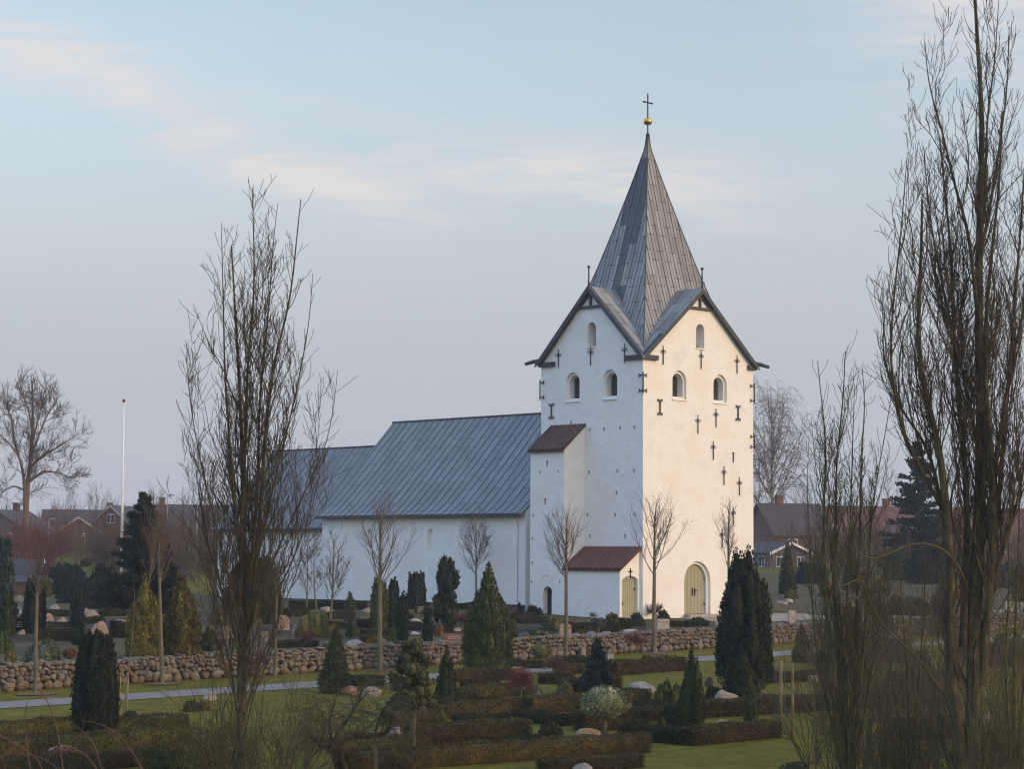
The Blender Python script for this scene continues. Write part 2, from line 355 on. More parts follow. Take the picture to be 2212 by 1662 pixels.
def uv_face(o, fn):
    me = o.data; uv = me.uv_layers.new(name='UVMap')
    for p in me.polygons:
        for li in p.loop_indices: uv.data[li].uv = fn(me.vertices[me.loops[li].vertex_index].co, p.normal)
def boolean(o, cutter, op='DIFFERENCE'):
    m = o.modifiers.new('b', 'BOOLEAN'); m.operation = op; m.object = cutter; m.solver = 'EXACT'
    dg = bpy.context.evaluated_depsgraph_get(); dg.update()
    me = bpy.data.meshes.new_from_object(o.evaluated_get(dg)); o.modifiers.remove(m)
    old = o.data; o.data = me; bpy.data.meshes.remove(old)
    cm = cutter.data; bpy.data.objects.remove(cutter); bpy.data.meshes.remove(cm)
# ------------------------------------------------------------------ ground sheet, path, soil
def build_ground():
    us = np.unique(np.concatenate([[-4000, -1500, -500, -250], np.arange(-160, -12, 4), np.arange(-12, -5, .5), [-7.95, -7.25, -7.6], np.arange(-5, 60, 3), np.arange(60, 240, 8), [300, 450, 800, 1600, 4500]]))
    vs = np.unique(np.concatenate([[-4000, -1500, -500, -300], np.arange(-200, 200, 4), [260, 450, 900, 2000, 4500]]))
    uu, vv = np.meshgrid(us, vs, indexing='ij')
    X = O[0] + U[0] * uu + V[0] * vv; Y = O[1] + U[1] * uu + V[1] * vv
    Z = ground(X, Y)
    vt = np.stack([X, Y, Z], -1).reshape(-1, 3)
    nu, nv = len(us), len(vs)
    i, j = np.meshgrid(np.arange(nu - 1), np.arange(nv - 1), indexing='ij')
    a = (i * nv + j).ravel()
    q = np.stack([a, a + nv, a + nv + 1, a + 1], -1)[:, ::-1]
    o = struct(link('ground', fast_mesh('ground', vt, q), grassm))
    return o
build_ground()
def band(name, m, u0, u1, v0, v1, dz, nu=6, nv=60):
    us = np.linspace(u0, u1, nu); vs = np.linspace(v0, v1, nv)
    uu, vv = np.meshgrid(us, vs, indexing='ij')
    X = O[0] + U[0] * uu + V[0] * vv; Y = O[1] + U[1] * uu + V[1] * vv
    vt = np.stack([X, Y, ground(X, Y) + dz], -1).reshape(-1, 3)
    i, j = np.meshgrid(np.arange(nu - 1), np.arange(nv - 1), indexing='ij'); a = (i * nv + j).ravel()
    q = np.stack([a, a + nv, a + nv + 1, a + 1], -1)[:, ::-1]
    return struct(link(name, fast_mesh(name, vt, q), m))
def disc(name, m, c, rx, ry, dz, n=20, rz=ANG, seed=0):
    r = np.random.default_rng(seed + 11)
    th = np.arange(n) * 2 * np.pi / n; k = 1 + .16 * r.standard_normal(n)
    x = rx * np.cos(th) * k; y = ry * np.sin(th) * k
    X = c[0] + x * math.cos(rz) - y * math.sin(rz); Y = c[1] + x * math.sin(rz) + y * math.cos(rz)
    vt = np.stack([X, Y, ground(X, Y) + dz], -1)
    vt = np.vstack([vt, [c[0], c[1], float(ground(c[0], c[1])) + dz]])
    f = np.array([(i, (i + 1) % n, n) for i in range(n)])
    return struct(link(name, fast_mesh(name, vt, f), m))
band('path', roadm, -13.9, -11.75, -90, 60, .02)
band('churchyard_ground', churchsoil, -7.1, 44, -78, 2.5, .02, 24, 60)
band('churchyard_ground', churchsoil, -7.1, -4.25, 2.55, 12.45, .02, 4, 12)
band('churchyard_ground', churchsoil, -3.9, 40, 12.55, 95, .02, 20, 40)
band('gravel_path', gravelm, -4.2, -.3, 2.6, 12.5, .03, 8, 12)
band('gravel_path', gravelm, -6.0, -4.0, 12.5, 60, .03, 4, 30)

# ------------------------------------------------------------------ the church
ZB = 2.8
church = thing('church', 'white medieval village church with lead roofs and pointed spire on its tower', 'church', (O[0], O[1], ZB), rz=ANG)
def part(mb, name, m, parent=None, smooth=False):
    o = mb.build(name, m, parent or church, None, smooth)
    if parent is None or parent is church: o.location = (0, 0, -ZB)
    return o
def arch(a0, a1, z0, zt, rise=None, n=12):
    """outline of an arched opening in (a, z)"""
    c = (a0 + a1) / 2; hw = (a1 - a0) / 2; rise = hw if rise is None else rise
    return [(a0, z0), (a1, z0)] + [(c + hw * math.cos(t), zt - rise + rise * math.sin(t)) for t in np.linspace(0, math.pi, n)]
WV, WU = 9.3, 7.7
def west(pl, u0, u1, mb): mb.prism([(a, u0, z) for a, z in pl], (0, u1 - u0, 0))      # cut into / laid on the west face
def south(pl, v0, v1, mb): mb.prism([(v0, a, z) for a, z in pl], (v1 - v0, 0, 0))
def build_church():
    cv, cu = WV / 2, WU / 2
    ez = 16.9
    # ---- tower walls: two crossed gabled prisms
    mb = MB(); mb.box((0, 0, 2.3), (WV, WU, ez)); tower = part(mb, 'tower_wall', white)
    for f_ in 'wsen':
        m_ = cv if f_ in 'we' else cu; w_ = WV if f_ in 'we' else WU; top = 20.7
        p_ = lambda a, d, z: (a, d, z) if f_ in 'we' else (d, a, z)
        full = WU if f_ in 'we' else WV; d0, d1 = (0, .6) if f_ in 'ws' else (full - .6, full)
        mb = MB(); mb.prism([p_(0, d0, ez), p_(w_, d0, ez), p_(m_, d0, top)], p_(0, d1 - d0, 0)); g_ = part(mb, 'gable_wall', white)
        if f_ in 'ws':
            c = MB(); (west if f_ == 'w' else south)(arch(*((4.38, 5.06) if f_ == 'w' else (3.5, 4.12)), 17.66, 19.0), -.4, .5, c); boolean(g_, part(c, 'c', white))
    cut = MB()
    wb = [(2.39, 3.54), (5.84, 6.99)]; sb = [(4.71, 5.76), (1.89, 2.96)]
    for a0, a1 in wb: west(arch(a0, a1, 14.72, 16.3), -.4, .14, cut)
    for a0, a1 in sb: south(arch(a0, a1, 14.72, 16.3), -.4, .14, cut)
    west(arch(3.36, 5.56, 3.0, 5.89), -.4, .16, cut)
    holes_s = [(5.37, 13.51), (3.94, 13.06), (2.86, 13.06), (1.68, 13.07), (.63, 13.07), (3.99, 10.73), (1.86, 10.73), (.67, 10.74), (1.93, 9.56), (4.1, 8.39), (2.04, 8.37), (.6, 8.37), (3.91, 7.22), (1.3, 7.21)]
    for u, z in holes_s: south([(u - .07, z - .1), (u + .07, z - .1), (u + .07, z + .1), (u - .07, z + .1)], -.2, .22, cut)
    cc = part(cut, 'c', white); boolean(tower, cc)
    cut = MB()
    for a0, a1 in wb: west(arch(a0 + .1, a1 - .13, 14.86, 16.14), .05, .75, cut)
    for a0, a1 in sb: south(arch(a0 + .1, a1 - .13, 14.86, 16.14), .05, .75, cut)
    west(arch(3.5, 5.4, 2.9, 5.74), .05, .42, cut)
    cc = part(cut, 'c', white); boolean(tower, cc)
    # shutters in the openings (sub-parts of the tower wall)
    def sub(mb, name, m, parent=tower): return mb.build(name, m, parent)
    for a0, a1 in wb:
        b = MB(); west(arch(a0 + .11, a1 - .14, 14.87, 16.13), .62, .70, b)
        for z in np.arange(14.95, 16.0, .16): b.prism([(a0 + .13, .60, z), (a0 + .13, .54, z - .02), (a0 + .13, .52, z + .09)], (a1 - a0 - .3, 0, 0))
        sub(b, 'belfry_shutter', louv)
        b = MB(); b.prism([(a0 - .03, .0, 14.65), (a0 - .03, -.07, 14.65), (a0 - .03, -.05, 14.71), (a0 - .03, .05, 14.74)], (a1 - a0 + .06, 0, 0)); sub(b, 'window_sill', white)
    for a0, a1 in sb:
        b = MB(); south(arch(a0 + .11, a1 - .14, 14.87, 16.13), .62, .70, b)
        for z in np.arange(14.95, 16.0, .16): b.prism([(.60, a0 + .13, z), (.54, a0 + .13, z - .02), (.52, a0 + .13, z + .09)], (0, a1 - a0 - .3, 0))
        sub(b, 'belfry_shutter', louv)
        b = MB(); b.prism([(.0, a0 - .03, 14.65), (-.07, a0 - .03, 14.65), (-.05, a0 - .03, 14.71), (.05, a0 - .03, 14.74)], (0, a1 - a0 + .06, 0)); sub(b, 'window_sill', white)
    b = MB(); west([(4.5, 17.7), (4.94, 17.7), (4.94, 18.85), (4.5, 18.85)], .44, .49, b); sub(b, 'shutter', louv)
    b = MB(); south([(3.6, 17.7), (4.0, 17.7), (4.0, 18.85), (3.6, 18.85)], .44, .49, b); sub(b, 'shutter', louv)
    b = MB(); b.box((4.34, -.06, 17.58), (5.1, .05, 17.65)); sub(b, 'window_sill', white)
    b = MB(); b.box((-.06, 3.46, 17.58), (.05, 4.16, 17.65)); sub(b, 'window_sill', white)
    # wall anchors
    def anchor(pos, face, kind, h=1.05):
        b = MB(); a, z = pos
        def w(x, zz, d=-.05): return (a + x, d, z + zz) if face == 'w' else (d, a + x, z + zz)
        def line(pts, r): b.tube([w(x, zz) for x, zz in pts], r, 5)
        if kind == 'lily':
            line([(0, -h * .5), (0, h * .32)], .028); line([(0, h * .3), (0, h * .5)], .022)
            for s in (-1, 1):
                line([(0, h * .10), (s * .05, h * .2), (s * .12, h * .26), (s * .18, h * .22), (s * .195, h * .15), (s * .16, h * .12)], .018)
            line([(-.09, h * .12), (.09, h * .12)], .018)
        elif kind == 'double':
            line([(0, -h * .45), (0, h * .45)], .036)
            for e in (-1, 1):
                for s in (-1, 1):
                    line([(0, e * h * .36), (s * .07, e * h * .44), (s * .15, e * h * .5), (s * .2, e * h * .44), (s * .17, e * h * .36), (s * .11, e * h * .37)], .026)
        elif kind == 'pin':
            line([(0, -.28), (0, .28)], .03); line([(-.06, .25), (.06, .25)], .02)
        return sub(b, 'wall_anchor', iron)
    for p in [(1.59, 17.05), (4.75, 17.03), (7.85, 16.97), (4.47, 13.43), (6.01, 13.85), (5.78, 12.02), (6.69, 10.66), (8.04, 10.1), (7.5, 8.4), (6.52, 7.17)]: anchor(p, 'w', 'lily')
    anchor((7.51, 11.71), 'w', 'pin')
    for p in [(1.33, 14.2), (7.93, 14.22)]: anchor(p, 'w', 'double', .86)
    for p in [(6.33, 17.15), (3.85, 17.15), (1.32, 17.12)]: anchor(p, 's', 'lily')
    anchor((6.86, 14.22), 's', 'double', .86)
    def corner_anchor(v, u, z, sv, su, h=1.0):
        b = MB(); e = .05
        b.tube([(v + sv * e, u + su * e, z - h / 2), (v + sv * e, u + su * e, z + h / 2)], .04, 5)
        for zz in (z - h * .36, z + h * .36):
            b.tube([(v + sv * e, u + su * e, zz), (v - sv * .22, u + su * e, zz)], .03, 5); b.tube([(v + sv * e, u + su * e, zz), (v + sv * e, u - su * .22, zz)], .03, 5)
            for d in (-.11, .11):
                b.tube([(v - sv * .20, u + su * e, zz), (v - sv * .26, u + su * e, zz + d * .7), (v - sv * .25, u + su * e, zz + d)], .028, 5)
                b.tube([(v + sv * e, u - su * .20, zz), (v + sv * e, u - su * .26, zz + d * .7), (v + sv * e, u - su * .25, zz + d)], .028, 5)
        sub(b, 'wall_anchor', iron)
    corner_anchor(0, 0, 15.45, -1, -1, 1.15); corner_anchor(WV, 0, 15.4, 1, -1, 1.15); corner_anchor(0, WU, 15.45, -1, 1, 1.15); corner_anchor(WV, 0, 12.65, 1, -1, .8)
    # ---- gable timbering (collar, king post, white panels) and lead covered verges
    def gable_frame(face):
        mid = cv if face == 'w' else cu; a0 = mid - .92; a1 = mid + .92; apex = 20.72
        def P(a, d, z): return (a, d, z) if face == 'w' else (d, a, z)
        b = MB()
        def bx(a_0, a_1, z0, z1, d0, d1): b.prism([P(a_0, d0, z0), P(a_1, d0, z0), P(a_1, d0, z1), P(a_0, d0, z1)], P(0, d1 - d0, 0))
        bx(a0 - .05, a1 + .05, 19.78, 19.92, -.12, -.003); bx(mid - .07, mid + .07, 19.92, 20.5, -.11, -.003)
        for s in (-1, 1): b.prism([P(mid + s * .95, -.10, 19.92), P(mid + s * .72, -.10, 19.92), P(mid, -.10, 20.52), P(mid, -.10, 20.74)], P(0, .09, 0))
        return part(b, 'gable_timber', leadtrim)
    gable_frame('w'); gable_frame('s')
    def verge(face, mid, half, s, far=False):
        def P(a, d, z): return (a, d, z) if face == 'w' else (d, a, z)
        apex = 20.98 if face == 'w' else 21.02
        b = MB(); foot = mid + s * (half + .22); zt = ez + .02
        d0, d1 = (-.30, -.01)
        b.prism([P(foot, d0, zt - .02), P(mid, d0, apex), P(mid, d0, apex - .3), P(foot - s * .28, d0, zt - .06)], P(0, d1 - d0, 0))
        return b
    for s in (-1, 1):
        part(verge('w', cv, cv, s), 'verge_board', leadtrim); part(verge('s', cu, cu, s), 'verge_board', leadtrim)
    # ---- cross gable roofs
    def groof(face):
        b = MB(); apex = 21.0; k = .28
        def P(a, d, z): return (a, d, z) if face in 'we' else (d, a, z)
        mid, oth = (cv, cu) if face in 'we' else (cu, cv)
        full = WU if face in 'we' else WV
        fl = (lambda d: d) if face in 'ws' else (lambda d: full - d)
        for s in (-1, 1):
            tri = [P(mid + s * (mid + k), fl(-k), ez - .06), P(mid, fl(-k), apex), P(mid, fl(oth), apex)]
            b.prism([np.array(t) for t in tri], (0, 0, -.14))
        o = part(b, 'gable_roof', lead_d)
        uv_planar(o, (lambda c: (c[1], c[0] * 1.3)) if face in 'we' else (lambda c: (c[0], c[1] * 1.3)))
        return o
    for f_ in 'wsen': groof(f_)
    # cornice returns and spouts
    for (v0, v1, u0, u1) in ((-.16, 1.1, -.16, .0), (WV - .5, WV + .16, -.16, .0), (-.16, .0, 0, 1.25), (-.16, 0, WU - 1.1, WU + .1), (WV, WV + .16, -.16, 1.1)):
        b = MB(); b.box((v0 + (.003 if u0 == 0 else 0), u0, 16.72), (v1, u1, 16.98)); part(b, 'cornice', leadtrim)
    for (v, u, sv, su) in ((0, WU, -1, 1), (WV, 0, 1, -1), (WV, WU, 1, 1)):
        b = MB(); b.tube([(v - sv * .1, u - su * .1, 17.12), (v + sv * .3, u + su * .3, 17.05), (v + sv * .66, u + su * .66, 16.9)], [.14, .12, .085], 8); part(b, 'water_spout', leadtrim)
    # ---- spire
    zt = np.array([16.8, 18.4, 20.2, 22.4, 24.6, 27.43, 29.2, 29.5, 29.8, 30.2]); tt = np.array([.985, .81, .64, .476, .326, .144, .038, .026, .018, .013])
    zs = np.concatenate([np.linspace(16.8, 29.2, 32), [29.5, 29.8, 30.2]])
    tof = lambda z: np.interp(z, zt, tt)
    vs, fs, mi, uvs = [], [], [], []
    rib = MB()
    for face in range(4):
        half = cv if face % 2 == 0 else cu        # faces: 0 west, 1 south, 2 east, 3 north
        other = cu if face % 2 == 0 else cv
        def Q(x, z, off=0.):
            t = float(tof(z)); d = other * t + off
            return {0: (cv + x, cu - d, z), 1: (cv - d, cu + x, z), 2: (cv - x, cu + d, z), 3: (cv + d, cu - x, z)}[face]
        cols = np.concatenate([[-99], np.arange(-8.5, 9) * .52, [99]])
        sl = np.concatenate([[0], np.cumsum(np.hypot(np.diff(zs), np.diff(other * tof(zs))))])
        for i in range(len(zs) - 1):
            h0, h1 = half * tof(zs[i]), half * tof(zs[i + 1])
            for k in range(len(cols) - 1):
                x0a, x1a = np.clip(cols[k:k + 2], -h0, h0); x0b, x1b = np.clip(cols[k:k + 2], -h1, h1)
                if x1a - x0a < 1e-5 and x1b - x0b < 1e-5: continue
                n = len(vs); pts = [(x0a, zs[i]), (x1a, zs[i])]; sy = [sl[i], sl[i]]
                if x1b - x0b > 1e-5: pts += [(x1b, zs[i + 1]), (x0b, zs[i + 1])]; sy += [sl[i + 1]] * 2
                else: pts += [(x0b, zs[i + 1])]; sy += [sl[i + 1]]
                vs += [Q(x, z) for x, z in pts]; uvs.append([(x, y) for (x, _), y in zip(pts, sy)])
                idx = tuple(range(n, n + len(pts)))
                if face in (1, 3): idx = idx[::-1]; uvs[-1] = uvs[-1][::-1]
                fs.append(idx)
                zm = (zs[i] + zs[i + 1]) / 2; xm = (max(x0a, -h0) + min(x1a, h0)) / 2
                fr = .5 - xm / (2 * (h0 + h1) / 2 + 1e-6)
                bw = np.interp(zm, [20.9, 23.1, 24.6, 25.5, 27.1], [.09, .10, .22, .3, .6])
                mi.append(1 if face == 1 and abs(fr - .53) < bw and zm < 29 else 0)
        for x in cols[1:-1]:
            zz = [z for z in zs[:33] if half * tof(z) > abs(x) + .01 and z > 17.3]
            if len(zz) > 1: rib.tube([Q(x, z, .012) for z in zz], .022, 4, cap=False)
    me = bpy.data.meshes.new('spire'); me.from_pydata(vs, [], fs); uvl = me.uv_layers.new(name='UVMap'); li = 0
    for p, m_, uv in zip(me.polygons, mi, uvs):
        p.material_index = m_
        for k, l in enumerate(p.loop_indices): uvl.data[l].uv = uv[k]
    me.update()
    spire = link('spire', me, lead_d, church, (0, 0, -ZB)); me.materials.append(stain_m)
    for (sv, su) in ((-1, -1), (1, -1), (-1, 1), (1, 1)):
        rib.tube([(cv + sv * cv * tof(z), cu + su * cu * tof(z), z) for z in zs if z > 16.9], .035, 5, cap=False)
    sub(rib, 'seam', leadtrim, spire)
    b = MB(); b.tube([(cv, cu, 29.9), (cv, cu, 32.55)], .04, 6)
    for z, r in ((30.12, .10),): b.tube([(cv, cu, z - .14), (cv, cu, z), (cv, cu, z + .16)], [.05, r, .045], 8)
    b.tube([(cv - .38, cu, 32.02), (cv - .06, cu, 32.02), (cv + .06, cu, 32.02), (cv + .38, cu, 32.02)], [.055, .035, .035, .055], 6)
    sub(b, 'spire_cross', iron, spire)
    b = MB(); th = np.linspace(-math.pi / 2, math.pi / 2, 12)
    b.tube([(cv, cu, 30.93 + .215 * math.sin(t)) for t in th], [.01 + .24 * abs(math.cos(t)) ** .75 for t in th], 20); b.build('gilded_ball', gold, spire, None, True)
    for (v, u) in ((cv, -.2), (-.2, cu), (cv, WU + .2), (WV + .2, cu)):
        b = MB(); b.tube([(v, u, 20.7), (v, u, 21.3), (v, u, 22.02)], [.10, .045, .036], 8)
        b.tube([(v, u, 22.06 + .09 * math.sin(t)) for t in np.linspace(-1.5, 1.5, 7)], [.088 * math.cos(t) + .004 for t in np.linspace(-1.5, 1.5, 7)], 10); part(b, 'gable_finial', leadtrim)
    # ---- main door
    b = MB(); x = np.linspace(3.51, 5.39, 17)
    dp = lambda v: 5.73 - .94 + math.sqrt(max(.94 ** 2 - (v - 4.45) ** 2, 0))
    for leaf in (0, 1):
        b = MB()
        for k in range(8 * leaf, 8 * leaf + 8):
            v0, v1 = x[k] + .011, x[k + 1] - .011
            b.prism([(v0, .30, 3.02), (v1, .30, 3.02), (v1, .30, dp(min(max(v1, 3.52), 5.38))), (v0, .30, dp(min(max(v0, 3.52), 5.38)))], (0, .06, 0))
        dl = part(b, 'door_leaf', dpaint)
        s = -1 if leaf == 0 else 1
        h = MB(); h.box((4.45 + s * .10 - .035, .26, 4.0), (4.45 + s * .10 + .035, .30, 4.42))
        if leaf: h.tube([(4.55, .25, 4.28), (4.72, .23, 4.28)], .025, 6)
        sub(h, 'door_handle', iron, dl)
        for z in (3.55, 4.95):
            h = MB(); h.box((3.5 if s < 0 else 5.32, .265, z - .07), (3.58 if s < 0 else 5.40, .31, z + .07)); sub(h, 'hinge', iron, dl)
    b = MB(); b.box((3.5, .36, 2.95), (5.4, .40, 5.4)); part(b, 'door_backing', darkv)
    b = MB(); b.box((3.3, -.5, 2.6), (5.6, .3, 3.0)); part(b, 'door_step', palest)
    # ---- annexe with red tiles
    b = MB(); b.prism([(-1.6, .2, 2.2), (0.02, .2, 2.2), (.02, .2, 6.50), (-1.6, .2, 5.42)], (0, 4.12, 0)); an = part(b, 'annexe_wall', white)
    c = MB(); west(arch(-1.42, -.17, 2.8, 5.1, .30), -.2, .42, c); boolean(an, part(c, 'c', white))
    b = MB()
    for k in range(8):
        v0 = -1.35 + k * .144; v1 = v0 + .122
        zt_ = lambda v: 4.68 + .3 * math.sqrt(max(1 - ((v + .795) / .64) ** 2, 0))
        b.prism([(v0, .38, 2.86), (v1, .38, 2.86), (v1, .38, zt_(v1)), (v0, .38, zt_(v0))], (0, .05, 0))
    dl = part(b, 'annexe_door', dpaint)
    b = MB(); b.box((-1.40, .43, 2.8), (-.19, .45, 4.9)); part(b, 'door_backing', darkv)
    h = MB(); h.box((-1.30, .35, 3.55), (-1.16, .38, 3.68)); h.tube([(-1.23, .36, 3.62), (-1.36, .33, 3.62)], .02, 5); sub(h, 'door_handle', iron, dl)
    h = MB(); h.box((-.30, .34, 4.35), (-.22, .38, 4.47)); sub(h, 'hinge', iron, dl)
    h = MB(); h.tube([(-.78, .17, 4.95), (-.78, .17, 5.5)], .03, 5); h.tube([(-.93, .17, 5.33), (-.63, .17, 5.33)], .03, 5); sub(h, 'iron_cross', iron, an)
    def tiles(name, m, e, r, u0, u1, amp=.03, pitch=.235):
        """pantile roof from eave (v, z) e up to r, wavy along u"""
        nu = int((u1 - u0) / pitch * 6); nn = 5
        us = np.linspace(u0, u1, nu + 1); sl = np.linspace(0, 1, nn * 4 + 1)
        vt = []
        for s_ in sl:
            st = (s_ * nn * 1.6) % 1
            for u_ in us:
                vt.append((e[0] + (r[0] - e[0]) * s_, u_, e[1] + (r[1] - e[1]) * s_ + amp * (math.sin(u_ * 2 * math.pi / pitch)) - .03 * st))
        n1 = len(us)
        fs = [(i * n1 + j, i * n1 + j + 1, (i + 1) * n1 + j + 1, (i + 1) * n1 + j) for i in range(len(sl) - 1) for j in range(n1 - 1)]
        b = MB(); b.add(vt, [f[::-1] for f in fs])
        b.prism([(e[0] + .05, u0 + .01, e[1] - .15), (r[0], u0 + .01, r[1] - .15), (r[0], u0 + .01, r[1] - .04), (e[0] + .05, u0 + .01, e[1] - .04)], (0, u1 - u0 - .02, 0))
        o = part(b, name, m); uv_planar(o, lambda c: (c[1], c[0] * 1.25)); return o
    tiles('tile_roof', tile_r, (-1.78, 5.5), (-.02, 6.67), .02, 4.33)
    # ---- stair turret
    b = MB(); b.prism([(-1.64, 4.3, 2.2), (-1.64, 6.88, 2.2), (-1.64, 6.88, 11.95), (-1.64, 4.3, 11.95)], (1.66, 0, 0)); tu = part(b, 'turret_wall', white)
    b = MB(); b.prism([(-1.64, 4.3, 11.9), (.02, 4.3, 11.9), (.02, 4.3, 13.3), (-1.64, 4.3, 11.95)], (0, 2.58, 0)); boolean(tu, part(b, 'c', white), 'UNION')
    cut = MB()
    for (u, z0, z1) in ((5.59, 11.02, 11.36), (5.74, 8.95, 9.28)): south([(u - .08, z0), (u + .08, z0), (u + .08, z1), (u - .08, z1)], -2., -1.3, cut)
    for (u, z) in ((6.15, 10.73), (4.74, 10.74), (6.64, 8.36), (5.12, 8.37), (6.7, 7.09), (6.7, 5.74), (4.91, 5.74), (6.75, 4.7), (4.6, 4.72)): south([(u - .06, z - .08), (u + .06, z - .08), (u + .06, z + .08), (u - .06, z + .08)], -2, -1.46, cut)
    south(arch(5.19, 5.87, 2.8, 4.47), -2, -1.2, cut)
    boolean(tu, part(cut, 'c', white))
    cut = MB(); south(arch(5.12, 6.06, 4.1, 5.11), -2, -1.61, cut); boolean(tu, part(cut, 'c', white))
    b = MB(); south(arch(5.2, 5.86, 2.85, 4.46), -1.28, -1.24, b); dl = part(b, 'turret_door', darkv)
    h = MB(); h.tube([(-1.33, 5.62, 3.75), (-1.33, 5.42, 3.77)], .03, 5); sub(h, 'door_handle', iron, dl)
    tiles('tile_roof', tile_b, (-1.86, 11.97), (-.02, 13.42), 4.22, 6.98)
    # ---- nave and chancel
    def hall(v0, v1, u0, u1, eave, ridge, prof, name, wins, plz):
        mid = (v0 + v1) / 2
        b = MB(); b.prism([(v0, u0, 2.3), (v1, u0, 2.3), (v1, u0, eave), (mid, u0, ridge - .25), (v0, u0, eave)], (0, u1 - u0, 0)); w = part(b, name + '_wall', white)
        if wins:
            c = MB()
            for (a0, a1, z0, z1) in wins: south(arch(a0, a1, z0, z1), v0 - .3, v0 + .16, c)
            boolean(w, part(c, 'c', white))
        b = MB(); b.box((v0 - .06, u0 + .01, 2.4), (v0 - .002, u1 + .05, plz)); sub(b, 'plinth', tar, w)
        # roof: profile swept along u, both slopes
        vs, fs = [], []
        b = MB()
        pr = np.array(prof)
        for s in (1, -1):
            P = pr.copy(); 
            if s < 0: P[:, 0] = 2 * mid - P[:, 0]
            us = np.linspace(u0 - .02, u1 + .22, 2)
            n = len(P); base = len(b.v)
            top = [(p[0], u_, p[1]) for u_ in us for p in P]; bot = [(p[0], u_, p[1] - .13) for u_ in us for p in P]
            f = []
            for i in range(n - 1):
                f.append((i, i + 1, n + i + 1, n + i)); f.append((2 * n + i, 3 * n + i, 3 * n + i + 1, 2 * n + i + 1))
                for e in (0, n): f.append((e + i, e + i + 1, 2 * n + e + i + 1, 2 * n + e + i))
            f.append((n - 1, 2 * n - 1, 4 * n - 1, 3 * n - 1))
            b.add(top + bot, f)
        r = part(b, name + '_roof', lead)
        sl = np.concatenate([[0], np.cumsum(np.hypot(np.diff(pr[:, 0]), np.diff(pr[:, 1])))])
        uv_planar(r, lambda c: (c[1], float(np.interp(min(c[0], 2 * mid - c[0]), pr[::-1, 0], sl[::-1]))))
        rb = MB()
        k = 0
        for u_ in np.arange(u0 + .3, u1 + .2, .62):
            rb.tube([(p[0], u_, p[1] + .012) for p in prof], .017, 4, cap=False)
            rb.tube([(2 * mid - p[0], u_, p[1] + .012) for p in prof], .017, 4, cap=False)
        sub(rb, 'seam', leadtrim, r)
        rb = MB(); rb.tube([(mid, u0, ridge + .03), (mid, u1 + .22, ridge + .03)], .06, 6); sub(rb, 'ridge_cap', lead, r)
        rb = MB(); e = prof[-1]; rb.box((e[0] - .005, u0, e[1] - .2), (e[0] + .05, u1 + .24, e[1] - .02)); sub(rb, 'eave_board', leadtrim, r)
        return w
    nw = hall(-1.2, 10.5, 7.68, 25.4, 8.62, 14.55, [(4.65, 14.55), (1.5, 11.28), (.1, 9.9), (-.8, 9.06), (-1.3, 8.68), (-1.6, 8.52)], 'nave', [(15.3, 15.78, 6.3, 7.68), (20.7, 21.2, 6.3, 7.7)], 3.42)
    hall(0., 9.3, 25.3, 37.6, 7.9, 13.1, [(4.65, 13.1), (1.7, 9.85), (.6, 8.68), (-.1, 8.02), (-.4, 7.82)], 'chancel', [(30.5, 31.0, 5.8, 7.1)], 3.38)
    b = MB(); b.tube([(-1.22, 8.25, 3.4), (-1.22, 8.27, 6), (-1.22, 8.25, 8.0), (-1.22, 8.6, 8.4)], .014, 4); sub(b, 'cable', iron, nw)
build_church()
#PART3
# ------------------------------------------------------------------ bare trees
def rand_perp(D, rng):
    R_ = rng.standard_normal(D.shape); R_ -= (R_ * D).sum(-1, keepdims=True) * D
    return norm(R_)
def grow(pos, d, ln, n, trop, wander, rng, target=np.array([0, 0, 1.])):
    B = len(pos); P = np.empty((B, n + 1, 3)); P[:, 0] = pos; d = norm(d)
    for i in range(n):
        d = norm(d + trop * target + wander * rng.standard_normal((B, 3)))
        P[:, i + 1] = P[:, i] + d * (ln / n)[:, None]
    return P
def spawn(P, R, counts, t0, t1, angle, rng, ajit=.25):
    """start points of side shoots on polylines P (B,n,3)"""
    B, n, _ = P.shape
    idx = np.repeat(np.arange(B), counts)
    t = t0 + (t1 - t0) * rng.random(len(idx))
    f = t * (n - 1); i = np.clip(f.astype(int), 0, n - 2); fr = (f - i)[:, None]
    pos = P[idx, i] * (1 - fr) + P[idx, i + 1] * fr
    tan = norm(P[idx, i + 1] - P[idx, i])
    r = R[idx, i] * (1 - fr[:, 0]) + R[idx, i + 1] * fr[:, 0]
    a = angle * (1 + ajit * rng.standard_normal(len(idx)))
    d = tan * np.cos(a)[:, None] + rand_perp(tan, rng) * np.sin(a)[:, None]
    return idx, t, pos, d, r
def taper(r0, n, end=.25, p=1.):
    t = np.linspace(0, 1, n)[None]
    return r0[:, None] * (1 - (1 - end) * t ** p)
def smooth_line(pts, n):
    pts = np.array(pts, float); L = np.concatenate([[0], np.cumsum(np.linalg.norm(np.diff(pts, axis=0), axis=1))])
    t = np.linspace(0, L[-1], n)
    q = np.stack([np.interp(t, L, pts[:, k]) for k in range(3)], -1)
    for _ in range(2): q[1:-1] = .5 * q[1:-1] + .25 * (q[:-2] + q[2:])
    return q
def tubes_mesh(parts, k0=6, kk=None):
    vs, qs, b = [], [], 0
    for i, (P, R) in enumerate(parts):
        if not len(P): continue
        v, q = tubes(P, R, (kk[i] if kk else k0)); vs.append(v); qs.append(q + b); b += len(v)
    return np.concatenate(vs), np.concatenate(qs)
def bare_tree(root, trunkparts, twigparts, mtrunk, mtwig, kt=8, kw=3):
    v, q = tubes_mesh(trunkparts, kt); link('trunk', fast_mesh('trunk', v, q), mtrunk, root, None, True)
    if twigparts:
        v, q = tubes_mesh(twigparts, kw); link('crown', fast_mesh('crown', v, q), mtwig, root)
